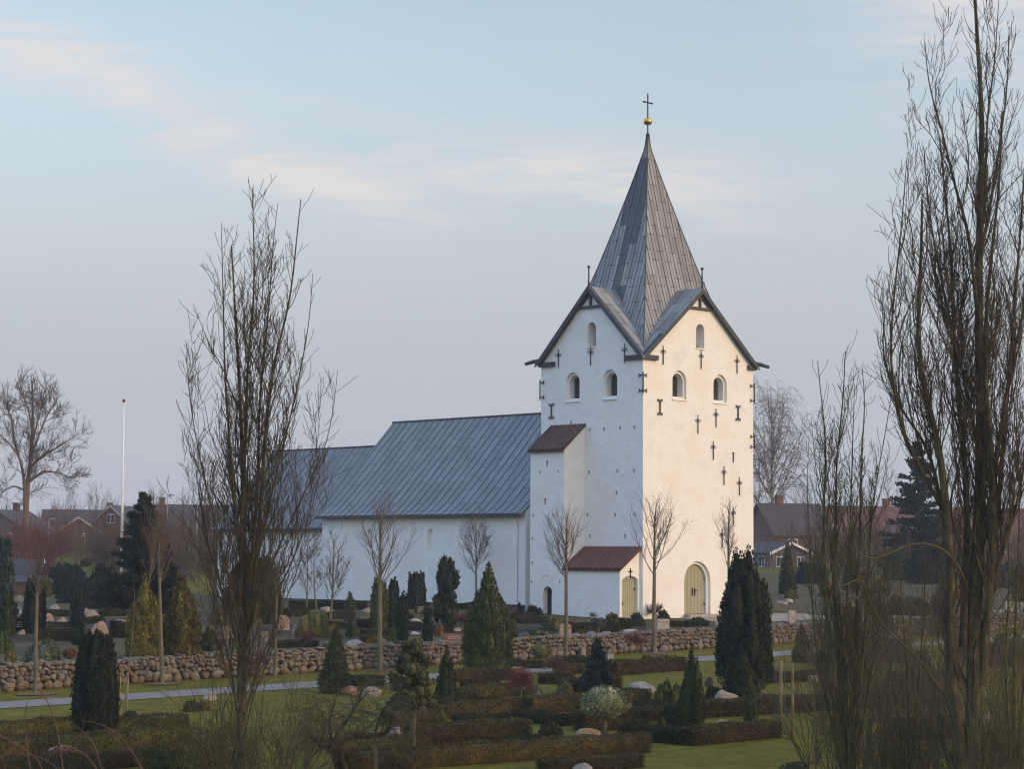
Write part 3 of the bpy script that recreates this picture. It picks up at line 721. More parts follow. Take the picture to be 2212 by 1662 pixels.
def poplar(label, basepx, stems, trunk_r, seed, n1=20, n2=9, n3=6, len1=2.6, mt=bark_d, mw=twig_d, depth=None, name='poplar_tree', cat='tree', suckers=0, t0=.12, minr=.0045, lowcut=0., ang=36, trop=.16, rs=1., sec=0, seclen=4., secang=24, rmax=None):
    """fastigiate bare tree; stems: list of (pixel polyline, radius at foot, depth offset at the tip)"""
    rng = np.random.default_rng(seed)
    b = G(*basepx) if depth is None else None
    if depth: r_ = ray(*basepx); b = np.array([r_[0] * depth, depth, float(ground(r_[0] * depth, depth))])
    root = thing(name, label, cat, b)
    Y = b[1]; top = 6 + ray(basepx[0], min(min(q[1] for q in pl if q[1] != 'b') for pl, _, _ in stems))[2] * Y - b[2]
    def inside(P, slack=1.):
        tip = P[:, -1]; lim = (rmax or 99) * slack * np.clip((top * 1.04 - tip[:, 2]) / (.5 * top) + .32, .3, 1)
        return np.hypot(tip[:, 0], tip[:, 1]) < lim
    TP, TR = [], []
    for pl, r, dz in stems:
        m = len(pl); pts = []
        for i, (x, y) in enumerate(pl):
            if i == 0 and y == 'b': pts.append(np.zeros(3) - [0, 0, .15]); continue
            p = at_depth(x, y, Y + dz * (i / max(m - 1, 1))) - b; pts.append(p)
        P = smooth_line(pts, 22); TP.append(P); TR.append(rs * r * (1 - .86 * np.linspace(0, 1, 22) ** .9))
    TP = np.array(TP); TR = np.array(TR)
    if sec:   # upright secondary limbs
        sl_ = np.linalg.norm(np.diff(TP, axis=1), axis=2).sum(1); w = rng.multinomial(sec, sl_ / sl_.sum())
        _, t, pos, d, r = spawn(TP, TR, w, .12, .8, rad(secang), rng)
        ls = seclen * (1.15 - .8 * t) * (.6 + .6 * rng.random(len(t)))
        Ps = grow(pos, d, ls, 21, .10, .11, rng); Rs = taper(np.minimum(r * .6, .009 + .004 * ls), 22, .25)
        ok = inside(Ps); Ps, Rs = Ps[ok], Rs[ok]
        TP = np.concatenate([TP, Ps]); TR = np.concatenate([TR, Rs])
    slen = np.linalg.norm(np.diff(TP, axis=1), axis=2).sum(1)
    c1 = np.maximum((n1 * slen / slen.max()).astype(int), 5)
    i1, t, pos, d, r = spawn(TP, TR, c1, t0, .97, rad(ang), rng)
    keep = pos[:, 2] > lowcut; i1, t, pos, d, r = i1[keep], t[keep], pos[keep], d[keep], r[keep]
    l1 = len1 * (1.05 - .75 * t) * (.6 + .7 * rng.random(len(t)))
    P1 = grow(pos, d, l1, 9, trop, .13, rng); R1 = taper(np.minimum(r * .5, .007 + .0075 * l1), 10, .3)
    ok = inside(P1, 1.08); P1, R1, l1 = P1[ok], R1[ok], l1[ok]
    i2, t, pos, d, r = spawn(P1, R1, np.maximum((n2 * l1 / len1).astype(int), 2), .12, .97, rad(34), rng)
    l2 = .5 * len1 * (1.1 - .6 * t) * (.5 + .8 * rng.random(len(t)))
    P2 = grow(pos, d, l2, 6, trop, .16, rng); R2 = np.maximum(taper(r * .62, 7, .45), minr)
    i3, t, pos, d, r = spawn(P2, R2, np.maximum((n3 * l2 / (.45 * len1)).astype(int), 1), .15, .98, rad(36), rng)
    l3 = .17 * len1 * (.4 + .9 * rng.random(len(t)))
    P3 = grow(pos, d, l3, 3, .2, .12, rng); R3 = np.maximum(taper(r * .6, 4, .6), minr * .8)
    i4, t, pos, d, r = spawn(TP, TR, np.maximum((n1 * 1.2 * slen / slen.max()).astype(int), 4), t0, .98, rad(42), rng)
    keep = pos[:, 2] > lowcut; t, pos, d, r = t[keep], pos[keep], d[keep], r[keep]
    l4 = .7 * (.4 + rng.random(len(t))); P4 = grow(pos, d, l4, 5, .2, .14, rng); R4 = np.maximum(taper(np.minimum(r * .4, .012), 6, .4), minr)
    trunk = [(TP, TR), (P1[l1 > len1 * .5], R1[l1 > len1 * .5])]
    tw = [(P1[l1 <= len1 * .5], R1[l1 <= len1 * .5]), (P2, R2), (P3, R3), (P4, R4)]
    if suckers:
        a = rng.random(suckers) * 6.28; rr = .15 + .55 * rng.random(suckers)
        pos = np.stack([rr * np.cos(a), rr * np.sin(a), np.full(suckers, -.05)], -1)
        d = norm(np.stack([np.cos(a) * .22, np.sin(a) * .22, np.ones(suckers)], -1))
        ls = 1.2 + 2.6 * rng.random(suckers)
        Ps = grow(pos, d, ls, 8, .04, .07, rng); Rs = taper(.008 + .007 * rng.random(suckers), 9, .3)
        _, t, pos, d, r = spawn(Ps, Rs, np.full(suckers, 7), .25, .97, rad(28), rng)
        l = .2 + .5 * rng.random(len(t)); Pq = grow(pos, d, l, 4, .12, .1, rng); Rq = np.maximum(taper(r * .6, 5, .5), .003)
        v, q = tubes_mesh([(Ps, Rs), (Pq, Rq)], 4); link('sucker_shoots', fast_mesh('suckers', v, q), twig_o, root)
    bare_tree(root, trunk, tw, mt, mw)
    return root
def young_tree(label, code, x, yb, ytop, wpx, fork, seed, lean=0., r=None, mt=bark_l, mw=twig_l, n1=20, group=None, ang=38, name='young_lime_tree', twig=1., n2=8, trop=.10, cat='tree', t2=.07):
    """slender street tree: straight clean stem, upswept whippy crown (all sizes in measured pixels)"""
    rng = np.random.default_rng(seed)
    px, py = pt(code, x, yb); s = sc_of(code); b = G(px, py); mpp = b[1] / F
    H = (py - pt(code, x, ytop)[1]) * mpp; Wd = wpx * s * mpp; r = (r * s * mpp / 2) if r else .011 * H
    root = thing(name, label, cat, b, group)
    lx = lean * s * mpp
    P = smooth_line([(0, 0, -.1), (lx * .3 + rng.normal() * .03, rng.normal() * .03, H * fork * .5), (lx * .8, 0, H * fork), (lx, 0, H * .75), (lx + rng.normal() * .05, 0, H * .97)], 16)[None]
    R = (r * np.interp(np.linspace(0, 1, 16), [0, .04, fork, 1], [1.25, 1., .72, .1]))[None]
    i1, t, pos, d, rr = spawn(P, R, np.array([n1]), fork, .93, rad(ang), rng, .2)
    l1 = Wd * .5 / math.sin(rad(ang)) * (1.25 - .95 * (t - fork) / (1 - fork)) * (.65 + .5 * rng.random(len(t)))
    P1 = grow(pos, d, l1, 9, trop, .06, rng); R1 = taper(np.minimum(rr * .5, .007 + .006 * l1), 10, .25)
    i2, t, pos, d, rr = spawn(P1, R1, np.maximum((n2 * l1 / l1.max()).astype(int), 2), .15, .97, rad(28), rng)
    l2 = l1[i2] * .42 * (1.1 - .6 * t) * (.5 + .8 * rng.random(len(t)))
    P2 = grow(pos, d, l2, 6, t2, .07, rng); R2 = np.maximum(taper(rr * .6, 7, .4), .004 * twig)
    i3, t, pos, d, rr = spawn(P2, R2, np.maximum((5 * l2 / l2.max()).astype(int), 1), .2, .97, rad(30), rng)
    l3 = .22 * Wd * (.3 + .6 * rng.random(len(t)))
    P3 = grow(pos, d, l3, 3, t2, .1, rng); R3 = np.maximum(taper(rr * .6, 4, .5), .003 * twig)
    # a few pruning knuckles
    bare_tree(root, [(P, R), (P1, R1)], [(P2, R2), (P3, R3)], mt, mw, 7)
    return root
def bare_bush(label, code, x, yb, w, h, seed, mw=twig_b, n=30, name='bare_shrub', cat='shrub', group=None, spread=.5, stem=0., droop=0., mt=None, n2=9, n3=4, r=.009, depth=None):
    """leafless shrub of many stems; stem > 0 lifts it on a clean trunk"""
    rng = np.random.default_rng(seed)
    px, py = pt(code, x, yb); s = sc_of(code); b = G(px, py); mpp = b[1] / F; W_ = w * s * mpp; H = h * s * mpp; st = stem * s * mpp
    root = thing(name, label, cat, b, group)
    tr = []
    if st > 0:
        P = smooth_line([(0, 0, -.05), (rng.normal() * .02, 0, st * .5), (0, 0, st + .05)], 8)[None]; tr = [(P, np.linspace(.03, .022, 8)[None] * max(.6, W_))]
    a = rng.random(n) * 6.28; k = rng.random(n) ** .6
    pos = np.stack([.08 * W_ * np.cos(a) * (0 if st else 1), .08 * W_ * np.sin(a) * (0 if st else 1), np.full(n, st - .02)], -1)
    d = norm(np.stack([np.cos(a) * k * spread * 2, np.sin(a) * k * spread * 2, np.full(n, 1.)], -1))
    ch = H - st
    ln = np.hypot(W_ * .5 * k, ch * (1 - .3 * k * k)) * (.75 + .35 * rng.random(n))
    P1 = grow(pos, d, ln, 8, -droop if droop else .05, .19, rng); R1 = taper(np.full(n, r * (1 + .5 * (W_ > 1.5))), 9, .35)
    _, t, pos, d, rr = spawn(P1, R1, np.full(n, n2), .2, .98, rad(30), rng)
    l = .32 * ch * (.4 + .7 * rng.random(len(t))); P2 = grow(pos, d, l, 5, -droop * 1.2 if droop else .06, .1, rng); R2 = np.maximum(taper(rr * .6, 6, .5), .0032)
    _, t, pos, d, rr = spawn(P2, R2, np.full(len(P2), n3), .2, .98, rad(34), rng)
    l = .14 * ch * (.4 + .7 * rng.random(len(t))); P3 = grow(pos, d, l, 3, -droop if droop else .04, .1, rng); R3 = np.maximum(taper(rr * .7, 4, .6), .0028)
    if tr: v, q = tubes_mesh(tr, 7); link('trunk', fast_mesh('trunk', v, q), mt or bark_l, root, None, True)
    v, q = tubes_mesh([(P1, R1), (P2, R2), (P3, R3)], 3); link('crown' if st else 'stems', fast_mesh('crown', v, q), mw, root)
    return root
# ------------------------------------------------------------------ leafy things
def sprays(P, D, L, Wd, rng):
    """leaf sprays: slim diamonds rooted at P along D"""
    n = len(P); D = norm(D); S = rand_perp(D, rng); L = np.broadcast_to(L, (n,))[:, None]; Wd = np.broadcast_to(Wd, (n,))[:, None]
    bend = rand_perp(D, rng) * L * .12
    v = np.stack([P, P + D * L * .5 + S * Wd * .5 + bend, P + D * L, P + D * L * .5 - S * Wd * .5 + bend], 1).reshape(-1, 3)
    return v, np.arange(4 * n).reshape(n, 4)
PROFS = {'column': lambda t: np.minimum(1, .62 + 1.3 * t) * np.clip(1 - t ** 3, 0, 1) ** .75,
         'cone': lambda t: np.clip(1 - t, 0, 1) ** .8 * np.minimum(1, .72 + 2.2 * t),
         'spindle': lambda t: np.clip(1 - t ** 1.7, 0, 1) ** .9 * np.minimum(1, .65 + 1.5 * t),
         'ball': lambda t: np.sqrt(np.clip(1 - (2 * t - 1) ** 2, 0, 1)),
         'dome': lambda t: np.sqrt(np.clip(1 - t ** 2, 0, 1)),
         'flat': lambda t: np.clip(1 - t ** 3, 0, 1) ** .5}
def foliage(plumes, prof, n, leaf, up, rng, outn=.35, core=.8, lumps=.14):
    """plumes: rows of (x, y, z0, height, radius)"""
    pf = PROFS[prof]; plumes = np.array(plumes, float)
    area = plumes[:, 3] * plumes[:, 4]; k = rng.choice(len(plumes), n, p=area / area.sum())
    p = plumes[k]; tt = np.linspace(0, 1, 200); w = pf(tt) + .06; cdf = np.cumsum(w) / w.sum()
    t = np.interp(rng.random(n), cdf, tt); a = rng.random(n) * 2 * np.pi
    ph = rng.random((len(plumes), 6)) * 6.28
    q = ph[k]
    lump = 1 + lumps * (np.sin(3 * a + q[:, 0] + 5 * t) * np.sin(9 * t + q[:, 1]) + .7 * np.sin(5 * a + q[:, 2] - 8 * t) * np.sin(17 * t + q[:, 3]))
    r = p[:, 4] * pf(t) * lump * (.74 + .3 * rng.random(n) ** .7)
    P = np.stack([p[:, 0] + r * np.cos(a), p[:, 1] + r * np.sin(a), p[:, 2] + t * p[:, 3]], -1)
    out = np.stack([np.cos(a), np.sin(a), np.zeros(n)], -1)
    if prof in ('ball', 'dome'):
        c = np.stack([p[:, 0], p[:, 1], p[:, 2] + (p[:, 3] * .5 if prof == 'ball' else 0)], -1); out = norm(P - c)
    D = out * outn + np.array([0, 0, up]) + .42 * rng.standard_normal((n, 3))
    lf = leaf * (.6 + .8 * rng.random(n)); v, f = sprays(P - norm(D) * lf[:, None] * .4, D, lf, lf * .42, rng)
    vs, fs, b = [v], [f], len(v)
    if core:
        th = np.linspace(0, 2 * np.pi, 11)[:-1]; ts = np.linspace(.0, .97, 9)
        for i, pl in enumerate(plumes):
            rr = pl[4] * pf(ts) * core
            ring = np.stack([pl[0] + rr[:, None] * np.cos(th), pl[1] + rr[:, None] * np.sin(th), np.broadcast_to((pl[2] + ts * pl[3] * .98)[:, None], (9, 10))], -1).reshape(-1, 3)
            ii, jj = np.meshgrid(np.arange(8), np.arange(10), indexing='ij'); ii = ii.ravel(); jj = jj.ravel()
            vs.append(ring); fs.append(np.stack([ii * 10 + jj, ii * 10 + (jj + 1) % 10, (ii + 1) * 10 + (jj + 1) % 10, (ii + 1) * 10 + jj], -1) + b); b += len(ring)
    return np.concatenate(vs), np.concatenate(fs)
def shrub(label, code, x, yb, w, h, kind, m, seed, name='conifer_bush', cat='bush', group=None, stem=0., dens=1., leaf=None, depth_ratio=1., core=.8):
    rng = np.random.default_rng(seed + 101)
    px, py = pt(code, x, yb); s = sc_of(code); b = G(px, py); mpp = b[1] / F; R_ = w * s * mpp / 2; H = h * s * mpp; st = stem * s * mpp
    fine = np.clip(b[1] / 4640 * 5.5, .05, .22)           # a spray a few pixels long
    if kind == 'yew':          # several upright plumes with ragged tips
        k = 12; a = np.arange(k) * 6.28 / k + rng.random(k) * .6
        pl = [(0, 0, 0, H * .93, R_ * .6)] + [(R_ * .56 * math.cos(t), R_ * .56 * math.sin(t), 0, H * (.76 + .2 * rng.random()), R_ * .40) for t in a]
        for i in range(22):
            t = rng.random() * 6.28; q = .75 * rng.random() ** .5; hh = H * (.22 + .16 * rng.random())
            pl.append((R_ * q * math.cos(t), R_ * q * math.sin(t), H * (.60 + .10 * rng.random() - .08 * q), hh, R_ * (.12 + .08 * rng.random())))
        prof, up, out, lf = 'column', 1.0, .35, fine * 1.25
    elif kind == 'column':
        k = 5; a = np.arange(k) * 6.28 / k + rng.random(k)
        pl = [(0, 0, 0, H, R_ * .8)] + [(R_ * .42 * math.cos(t), R_ * .42 * math.sin(t), 0, H * (.66 + .22 * rng.random()), R_ * .6) for t in a]
        prof, up, out, lf = 'spindle', 1.0, .4, fine * 1.1
    elif kind == 'twin':       # tall tapering cypress with two leaders
        pl = [(-R_ * .1, 0, 0, H * .95, R_ * .86), (R_ * .16, .1, 0, H, R_ * .5), (-R_ * .26, 0, 0, H * .985, R_ * .42)]
        for i in range(34):
            t = rng.random() * 6.28; k = .35 + .4 * rng.random(); z1 = H * (1.08 - .42 * k) * (.5 + .48 * rng.random()); hh = H * .34
            pl.append((R_ * k * math.cos(t), R_ * k * math.sin(t), max(0, z1 - hh), min(hh, z1), R_ * .28))
        prof, up, out, lf = 'column', 1.1, .45, fine * 1.3
    elif kind == 'thuja':      # broad pointed, many flame-like tips
        pl = [(0, 0, 0, H, R_ * .74)]
        for i in range(26):
            t = rng.random() * 6.28; k = .35 + .42 * rng.random(); z1 = H * (1.08 - .74 * k) * (.85 + .2 * rng.random()); hh = H * .3
            pl.append((R_ * k * math.cos(t), R_ * k * math.sin(t), max(0, z1 - hh), min(hh, z1), R_ * .30))
        pl += [(R_ * .5 * math.cos(t), R_ * .5 * math.sin(t), 0, H * .42, R_ * .5) for t in np.arange(6) * 1.05] + [(R_ * .42 * math.cos(t), R_ * .42 * math.sin(t), 0, H * .66, R_ * .5) for t in np.arange(5) * 1.26]
        prof, up, out, lf = 'spindle', 1.1, .45, fine * 1.3
    elif kind == 'cone':
        pl = [(0, 0, 0, H, R_)] + [(R_ * .55 * math.cos(t), R_ * .55 * math.sin(t), 0, H * (.35 + .2 * rng.random()), R_ * .45) for t in np.arange(5) * 1.26]
        prof, up, out, lf = 'cone', .7, .6, fine
    elif kind == 'ball':
        pl = [(0, 0, st, H - st, R_)]; prof, up, out, lf = 'ball', .15, .9, fine * .9
    elif kind == 'dome':
        pl = [(0, 0, -.02, H, R_)]; prof, up, out, lf = 'dome', .3, .8, fine * .9
    elif kind == 'mound':      # loose irregular bush of several lobes
        pl = [(0, 0, st, (H - st) * .85, R_ * .7)]
        for i in range(7):
            t = rng.random() * 6.28; k = .25 + .4 * rng.random()
            pl.append((R_ * k * math.cos(t), R_ * k * math.sin(t), st, (H - st) * (.55 + .45 * rng.random()), R_ * (.35 + .2 * rng.random())))
        prof, up, out, lf = ('ball' if st else 'dome'), .5, .7, fine * 1.1
    elif kind == 'juniper':    # fan of upright tips
        pl = []
        for i in range(16):
            t = rng.random() * 6.28; k = rng.random() ** .6 * .72
            pl.append((R_ * k * math.cos(t), R_ * k * math.sin(t), 0, H * (1.0 - .5 * k) * (.8 + .2 * rng.random()), R_ * .3))
        prof, up, out, lf = 'spindle', 1., .5, fine * 1.2
    elif kind == 'pine':       # irregular bushy dwarf pine
        pl = [(0, 0, st, (H - st) * .85, R_ * .3)]
        for i in range(95):
            t = rng.random() * 6.28; z = rng.random() ** 1.4; k = (.25 + .7 * rng.random()) * (1 - .6 * z ** 1.5) * (.85 + .2 * math.sin(3 * t + 9 * z))
            pl.append((R_ * k * math.cos(t), R_ * k * math.sin(t), st + (H - st) * z * .86, (H - st) * (.12 + .1 * rng.random()), R_ * (.12 + .13 * rng.random())))
        prof, up, out, lf = 'ball', .75, .7, fine * 1.6
    pl = [(x_, y_ * depth_ratio, z_, h_, r_) for x_, y_, z_, h_, r_ in pl]
    tot = sum(p[3] * p[4] * 5 for p in pl)
    n = int(np.clip(dens * tot / (lf * lf * .42) * 1.15, 500, 26000))
    v, f = foliage(pl, prof, n, lf, up, rng, out, core)
    o = fast_mesh('crown', v, f)
    small = H < 1.1 and not st
    if small:
        ob = link(name, o, m, None, b); return tag(ob, label, cat, group)
    root = thing(name, label, cat, b, group)
    link('crown', o, m, root)
    t = MB(); tr = max(.02, min(.09, R_ * .12)); zt = max(st + (H - st) * .4, H * .5)
    t.tube([(0, 0, -.1), (.01, .01, zt * .5), (0, 0, zt)], [tr * 1.2, tr, tr * .5], 7); t.build('trunk', bark_l if st else bark_d, root, None, True)
    return root
def spruce(label, code, x, yb, w, h, m, seed, name='spruce_tree', tiers=17, group=None, droop=.25, dens=1., bare=.05):
    rng = np.random.default_rng(seed)
    px, py = pt(code, x, yb); s = sc_of(code); b = G(px, py); mpp = b[1] / F; R_ = w * s * mpp / 2; H = h * s * mpp
    root = thing(name, label, 'tree', b, group)
    nb = []
    for i in range(tiers):
        t = bare + (1 - bare) * i / tiers; t2 = t + .5 / tiers * rng.random()
        for k in range(int(10 - 5 * t)):
            a = rng.random() * 6.28; nb.append((H * t2, a, R_ * (1 - t2) ** .85 * (.7 + .45 * rng.random()) + .04 * R_))
    nb = np.array(nb); n = len(nb)
    pos = np.stack([np.zeros(n), np.zeros(n), nb[:, 0]], -1)
    up = .15 + .5 * (nb[:, 0] / H) ** 2
    d = np.stack([np.cos(nb[:, 1]), np.sin(nb[:, 1]), up - droop * .4], -1)
    P1 = grow(pos, d, nb[:, 2], 6, -.02 * droop, .06, rng); R1 = taper(.01 + .012 * nb[:, 2], 7, .2)
    fine = np.clip(b[1] / 4640 * 5.5, .05, .3)
    cnt = np.maximum((dens * 26 * nb[:, 2] / R_ * (R_ / fine) * .34).astype(int), 8)
    idx, t, pp, dd, rr = spawn(P1, R1, cnt, .12, 1., rad(55), rng, .3)
    side = .30 * (1 - t) + .08
    pp = pp + rng.standard_normal(pp.shape) * np.array([.5, .5, .22]) * (nb[idx, 2] * side * .55)[:, None]
    dd[:, 2] -= droop * .8
    lf = fine * 1.35 * (.6 + .8 * rng.random(len(t))); v, q = sprays(pp, dd, lf, lf * .4, rng)
    # top leader
    link('crown', fast_mesh('crown', v, q), m, root)
    TP = smooth_line([(0, 0, -.1), (0, 0, H * .5), (0, 0, H)], 10)[None]; TR = taper(np.array([.018 * H]), 10, .08)
    v, q = tubes_mesh([(TP, TR), (P1, R1)], 5); link('trunk', fast_mesh('trunk', v, q), bark_d, root)
    return root
def hedge(label, a, b, hp, th=.72, m=None, name='clipped_hedge', group=None, seed=0, inward=1):
    """clipped hedge between two measured ground points (crop code, x, y); h in metres"""
    m = m or hedgem; rng = np.random.default_rng(seed + 500)
    A = G(*pt(*a)); B = G(*pt(*b)); h = 1.12 * hp * .2834 * (A[1] + B[1]) / 2 / F; ax = B - A; Ln = np.linalg.norm(ax[:2]); ex = np.array([ax[0], ax[1], 0]) / Ln
    ey = np.array([-ex[1], ex[0], 0]) * inward          # thickness runs away from the camera
    if ey[1] < 0 and abs(ey[1]) > .3: ey = -ey
    mid = (A + B) / 2
    def W_(x, y, z):  # local coordinates -> offset from the middle
        p = ex * (x - Ln / 2)[:, None] + ey * y[:, None]
        gz = ground(mid[0] + p[:, 0], mid[1] + p[:, 1]) - mid[2]
        p[:, 2] = gz + z; return p
    lf = float(np.clip(mid[1] / 4640 * 4.2, .04, .13))
    n = int(np.clip((Ln * (2 * h + th) + th * h * 2) / (lf * lf * .42) * 1.5, 600, 15000))
    wts = np.array([Ln * h, Ln * h, Ln * th, th * h, th * h]); face = rng.choice(5, n, p=wts / wts.sum())
    x = rng.random(n) * Ln; y = rng.random(n) * th; z = h * rng.random(n) ** .8
    wob = .03 * np.sin(x * 2.1 + seed) + .02 * np.sin(x * 5.3 + 2 * seed)
    y = np.where(face == 0, wob + .02 * rng.standard_normal(n), y); y = np.where(face == 1, th + wob + .02 * rng.standard_normal(n), y)
    z = np.where(face == 2, h + wob + .015 * rng.standard_normal(n), z); x = np.where(face == 3, .02 * rng.standard_normal(n), x); x = np.where(face == 4, Ln + .02 * rng.standard_normal(n), x)
    nrm = np.zeros((n, 3)); nrm[face == 0] = -ey; nrm[face == 1] = ey; nrm[face == 2] = (0, 0, 1); nrm[face == 3] = -ex; nrm[face == 4] = ex
    P = W_(x, y, z); D = nrm * .75 + np.array([0, 0, .45]) + .6 * rng.standard_normal((n, 3))
    l = lf * (.6 + .9 * rng.random(n)); v, f = sprays(P - norm(D) * l[:, None] * .5, D, l, l * .42, rng)
    k = max(2, int(Ln / 1.) + 1); xs = np.linspace(.05, Ln - .05, k); b0 = len(v); ring = []
    for (yy, zz) in ((.06, -.1), (.06, h - .05), (th - .06, h - .05), (th - .06, -.1)): ring.append(W_(xs, np.full(k, yy), np.full(k, zz)))
    core = np.stack(ring, 1).reshape(-1, 3); i = np.arange(k - 1)[:, None] * 4; j = np.arange(4)[None]
    cf = np.stack([i + j, i + (j + 1) % 4, i + 4 + (j + 1) % 4, i + 4 + j], -1).reshape(-1, 4)
    caps = np.array([[0, 1, 2, 3], [4 * k - 1, 4 * k - 2, 4 * k - 3, 4 * k - 4]])
    o = link(name, fast_mesh(name, np.concatenate([v, core]), np.concatenate([f, cf + b0, caps + b0])), m, None, mid)
    return tag(o, label, 'hedge', group)
# ------------------------------------------------------------------ stones
def ico(n):
    import bmesh
    bm = bmesh.new(); bmesh.ops.create_icosphere(bm, subdivisions=n, radius=1)
    v = np.array([p.co[:] for p in bm.verts]); f = np.array([[q.index for q in t.verts] for t in bm.faces]); bm.free(); return v, f
ICO3 = ico(3); ICO2 = ico(2)
def rough_stone(v, rng, planes=5, amt=.1):
    v = v.copy()
    for _ in range(planes):
        d = norm(rng.standard_normal(3)); c = .62 + .25 * rng.random(); s = v @ d
        v -= np.outer(np.maximum(s - c, 0) * .85, d)
    ph = rng.random((4, 3)) * 6.28; fr = 1.5 + 2.5 * rng.random((4, 3))
    k = sum(np.sin(v[:, 0] * fr[i, 0] + ph[i, 0]) * np.sin(v[:, 1] * fr[i, 1] + ph[i, 1]) * np.sin(v[:, 2] * fr[i, 2] + ph[i, 2]) for i in range(4))
    return v * (1 + amt * k)[:, None]
def glyph_lines(mb, cx, z, w, rows, d, rng, hgt=.05):
    """rows of short engraved strokes, too small to be read"""
    for i in range(rows):
        ww = w * (.6 + .4 * rng.random()); x = cx - ww / 2; zz = z - i * hgt * 1.7
        while x < cx + ww / 2:
            k = hgt * (.25 + .3 * rng.random())
            if rng.random() > .14: mb.box((x, d - .006, zz), (x + k * .55, d, zz + hgt * (.7 + .3 * (rng.random() > .6)))); mb.box((x, d - .006, zz), (x + k, d, zz + hgt * .22))
            x += k * 1.5
def boulder(label, code, x, yb, w, h, m, seed, name='boulder', cat='gravestone', group=None, flat=False, text=0, dep=.7):
    rng = np.random.default_rng(seed + 900)
    px, py = pt(code, x, yb); s = sc_of(code); b = G(px, py); mpp = b[1] / F; hw = w * s * mpp / 2; H = h * s * mpp
    v = rough_stone(ICO3[0], rng, 9, .09)
    v = v / np.abs(v).max(0)
    v[:, 0] *= hw; v[:, 1] *= max(hw * dep, .14); v[:, 2] = np.where(v[:, 2] > 0, v[:, 2] * H, v[:, 2] * H * .35)
    if flat:  # a dressed face towards the path
        v[:, 1] = np.maximum(v[:, 1], -hw * dep * .45)
    yaw = .3 if not flat else .55
    o = link(name, fast_mesh(name, v, ICO3[1]), m, None, b, True); o.rotation_euler = (0, 0, yaw + rng.normal() * .15)
    tag(o, label, cat, group)
    if text:
        g = MB(); glyph_lines(g, 0, H * .62, hw * 1.1, text, -hw * dep * .45 - .002, rng, max(.045, H * .09)); g.build('inscription', letter if m is blackst or m is redst else tar, o)
    return o
def slab(label, code, x, yb, w, h, m, seed, shape='rect', th=.16, text=0, name='gravestone', group=None, lean=0., face_az=None, lm=None):
    """dressed headstone"""
    rng = np.random.default_rng(seed + 1300)
    px, py = pt(code, x, yb); s = sc_of(code); b = G(px, py); mpp = b[1] / F; hw = w * s * mpp / 2; H = h * s * mpp
    if shape == 'rect': pl = [(-hw, -.08), (hw, -.08), (hw * .99, H), (-hw * .99, H)]
    elif shape == 'arch': pl = [(-hw, -.08), (hw, -.08)] + [(hw * math.cos(t), H * .6 + H * .4 * math.sin(t)) for t in np.linspace(0, math.pi, 12)]
    elif shape == 'hump': pl = [(-hw, -.08), (hw, -.08), (hw, H * .55)] + [(hw * math.cos(t), H * .55 + H * .45 * math.sin(t) ** .8) for t in np.linspace(.25, 2.5, 9)] + [(-hw, H * .5)]
    elif shape == 'taper': pl = [(-hw, -.08), (hw, -.08), (hw * .82, H * .9), (hw * .5, H), (-hw * .6, H), (-hw * .86, H * .86)]
    elif shape == 'point': pl = [(-hw, -.08), (hw, -.08), (hw * .8, H * .5), (hw * .15, H), (-hw * .15, H), (-hw * .8, H * .5)]
    elif shape == 'oval': pl = [(hw * math.cos(t), H * .5 + H * .56 * math.sin(t)) for t in np.linspace(0, 2 * math.pi, 22)[:-1]]
    import bmesh
    bm = bmesh.new(); lo = [bm.verts.new((x_, -th / 2, z_)) for x_, z_ in pl]; f = bm.faces.new(lo)
    r = bmesh.ops.extrude_face_region(bm, geom=[f]); bmesh.ops.translate(bm, verts=[g for g in r['geom'] if isinstance(g, bmesh.types.BMVert)], vec=(0, th, 0))
    bmesh.ops.recalc_face_normals(bm, faces=bm.faces[:]); bmesh.ops.bevel(bm, geom=[e for e in bm.edges], offset=min(.018, hw * .08), segments=2, affect='EDGES')
    me = bpy.data.meshes.new(name); bm.to_mesh(me); bm.free()
    o = link(name, me, m, None, b); o.rotation_euler = (lean, 0, (.35 if face_az is None else face_az))
    tag(o, label, 'gravestone', group)
    if text:
        g = MB(); glyph_lines(g, 0, H * .68, hw * 1.35, text, -th / 2 - .001, rng, max(.05, H * .10)); g.build('inscription', lm or (letter if m in (blackst, redst) else tar), o)
    return o
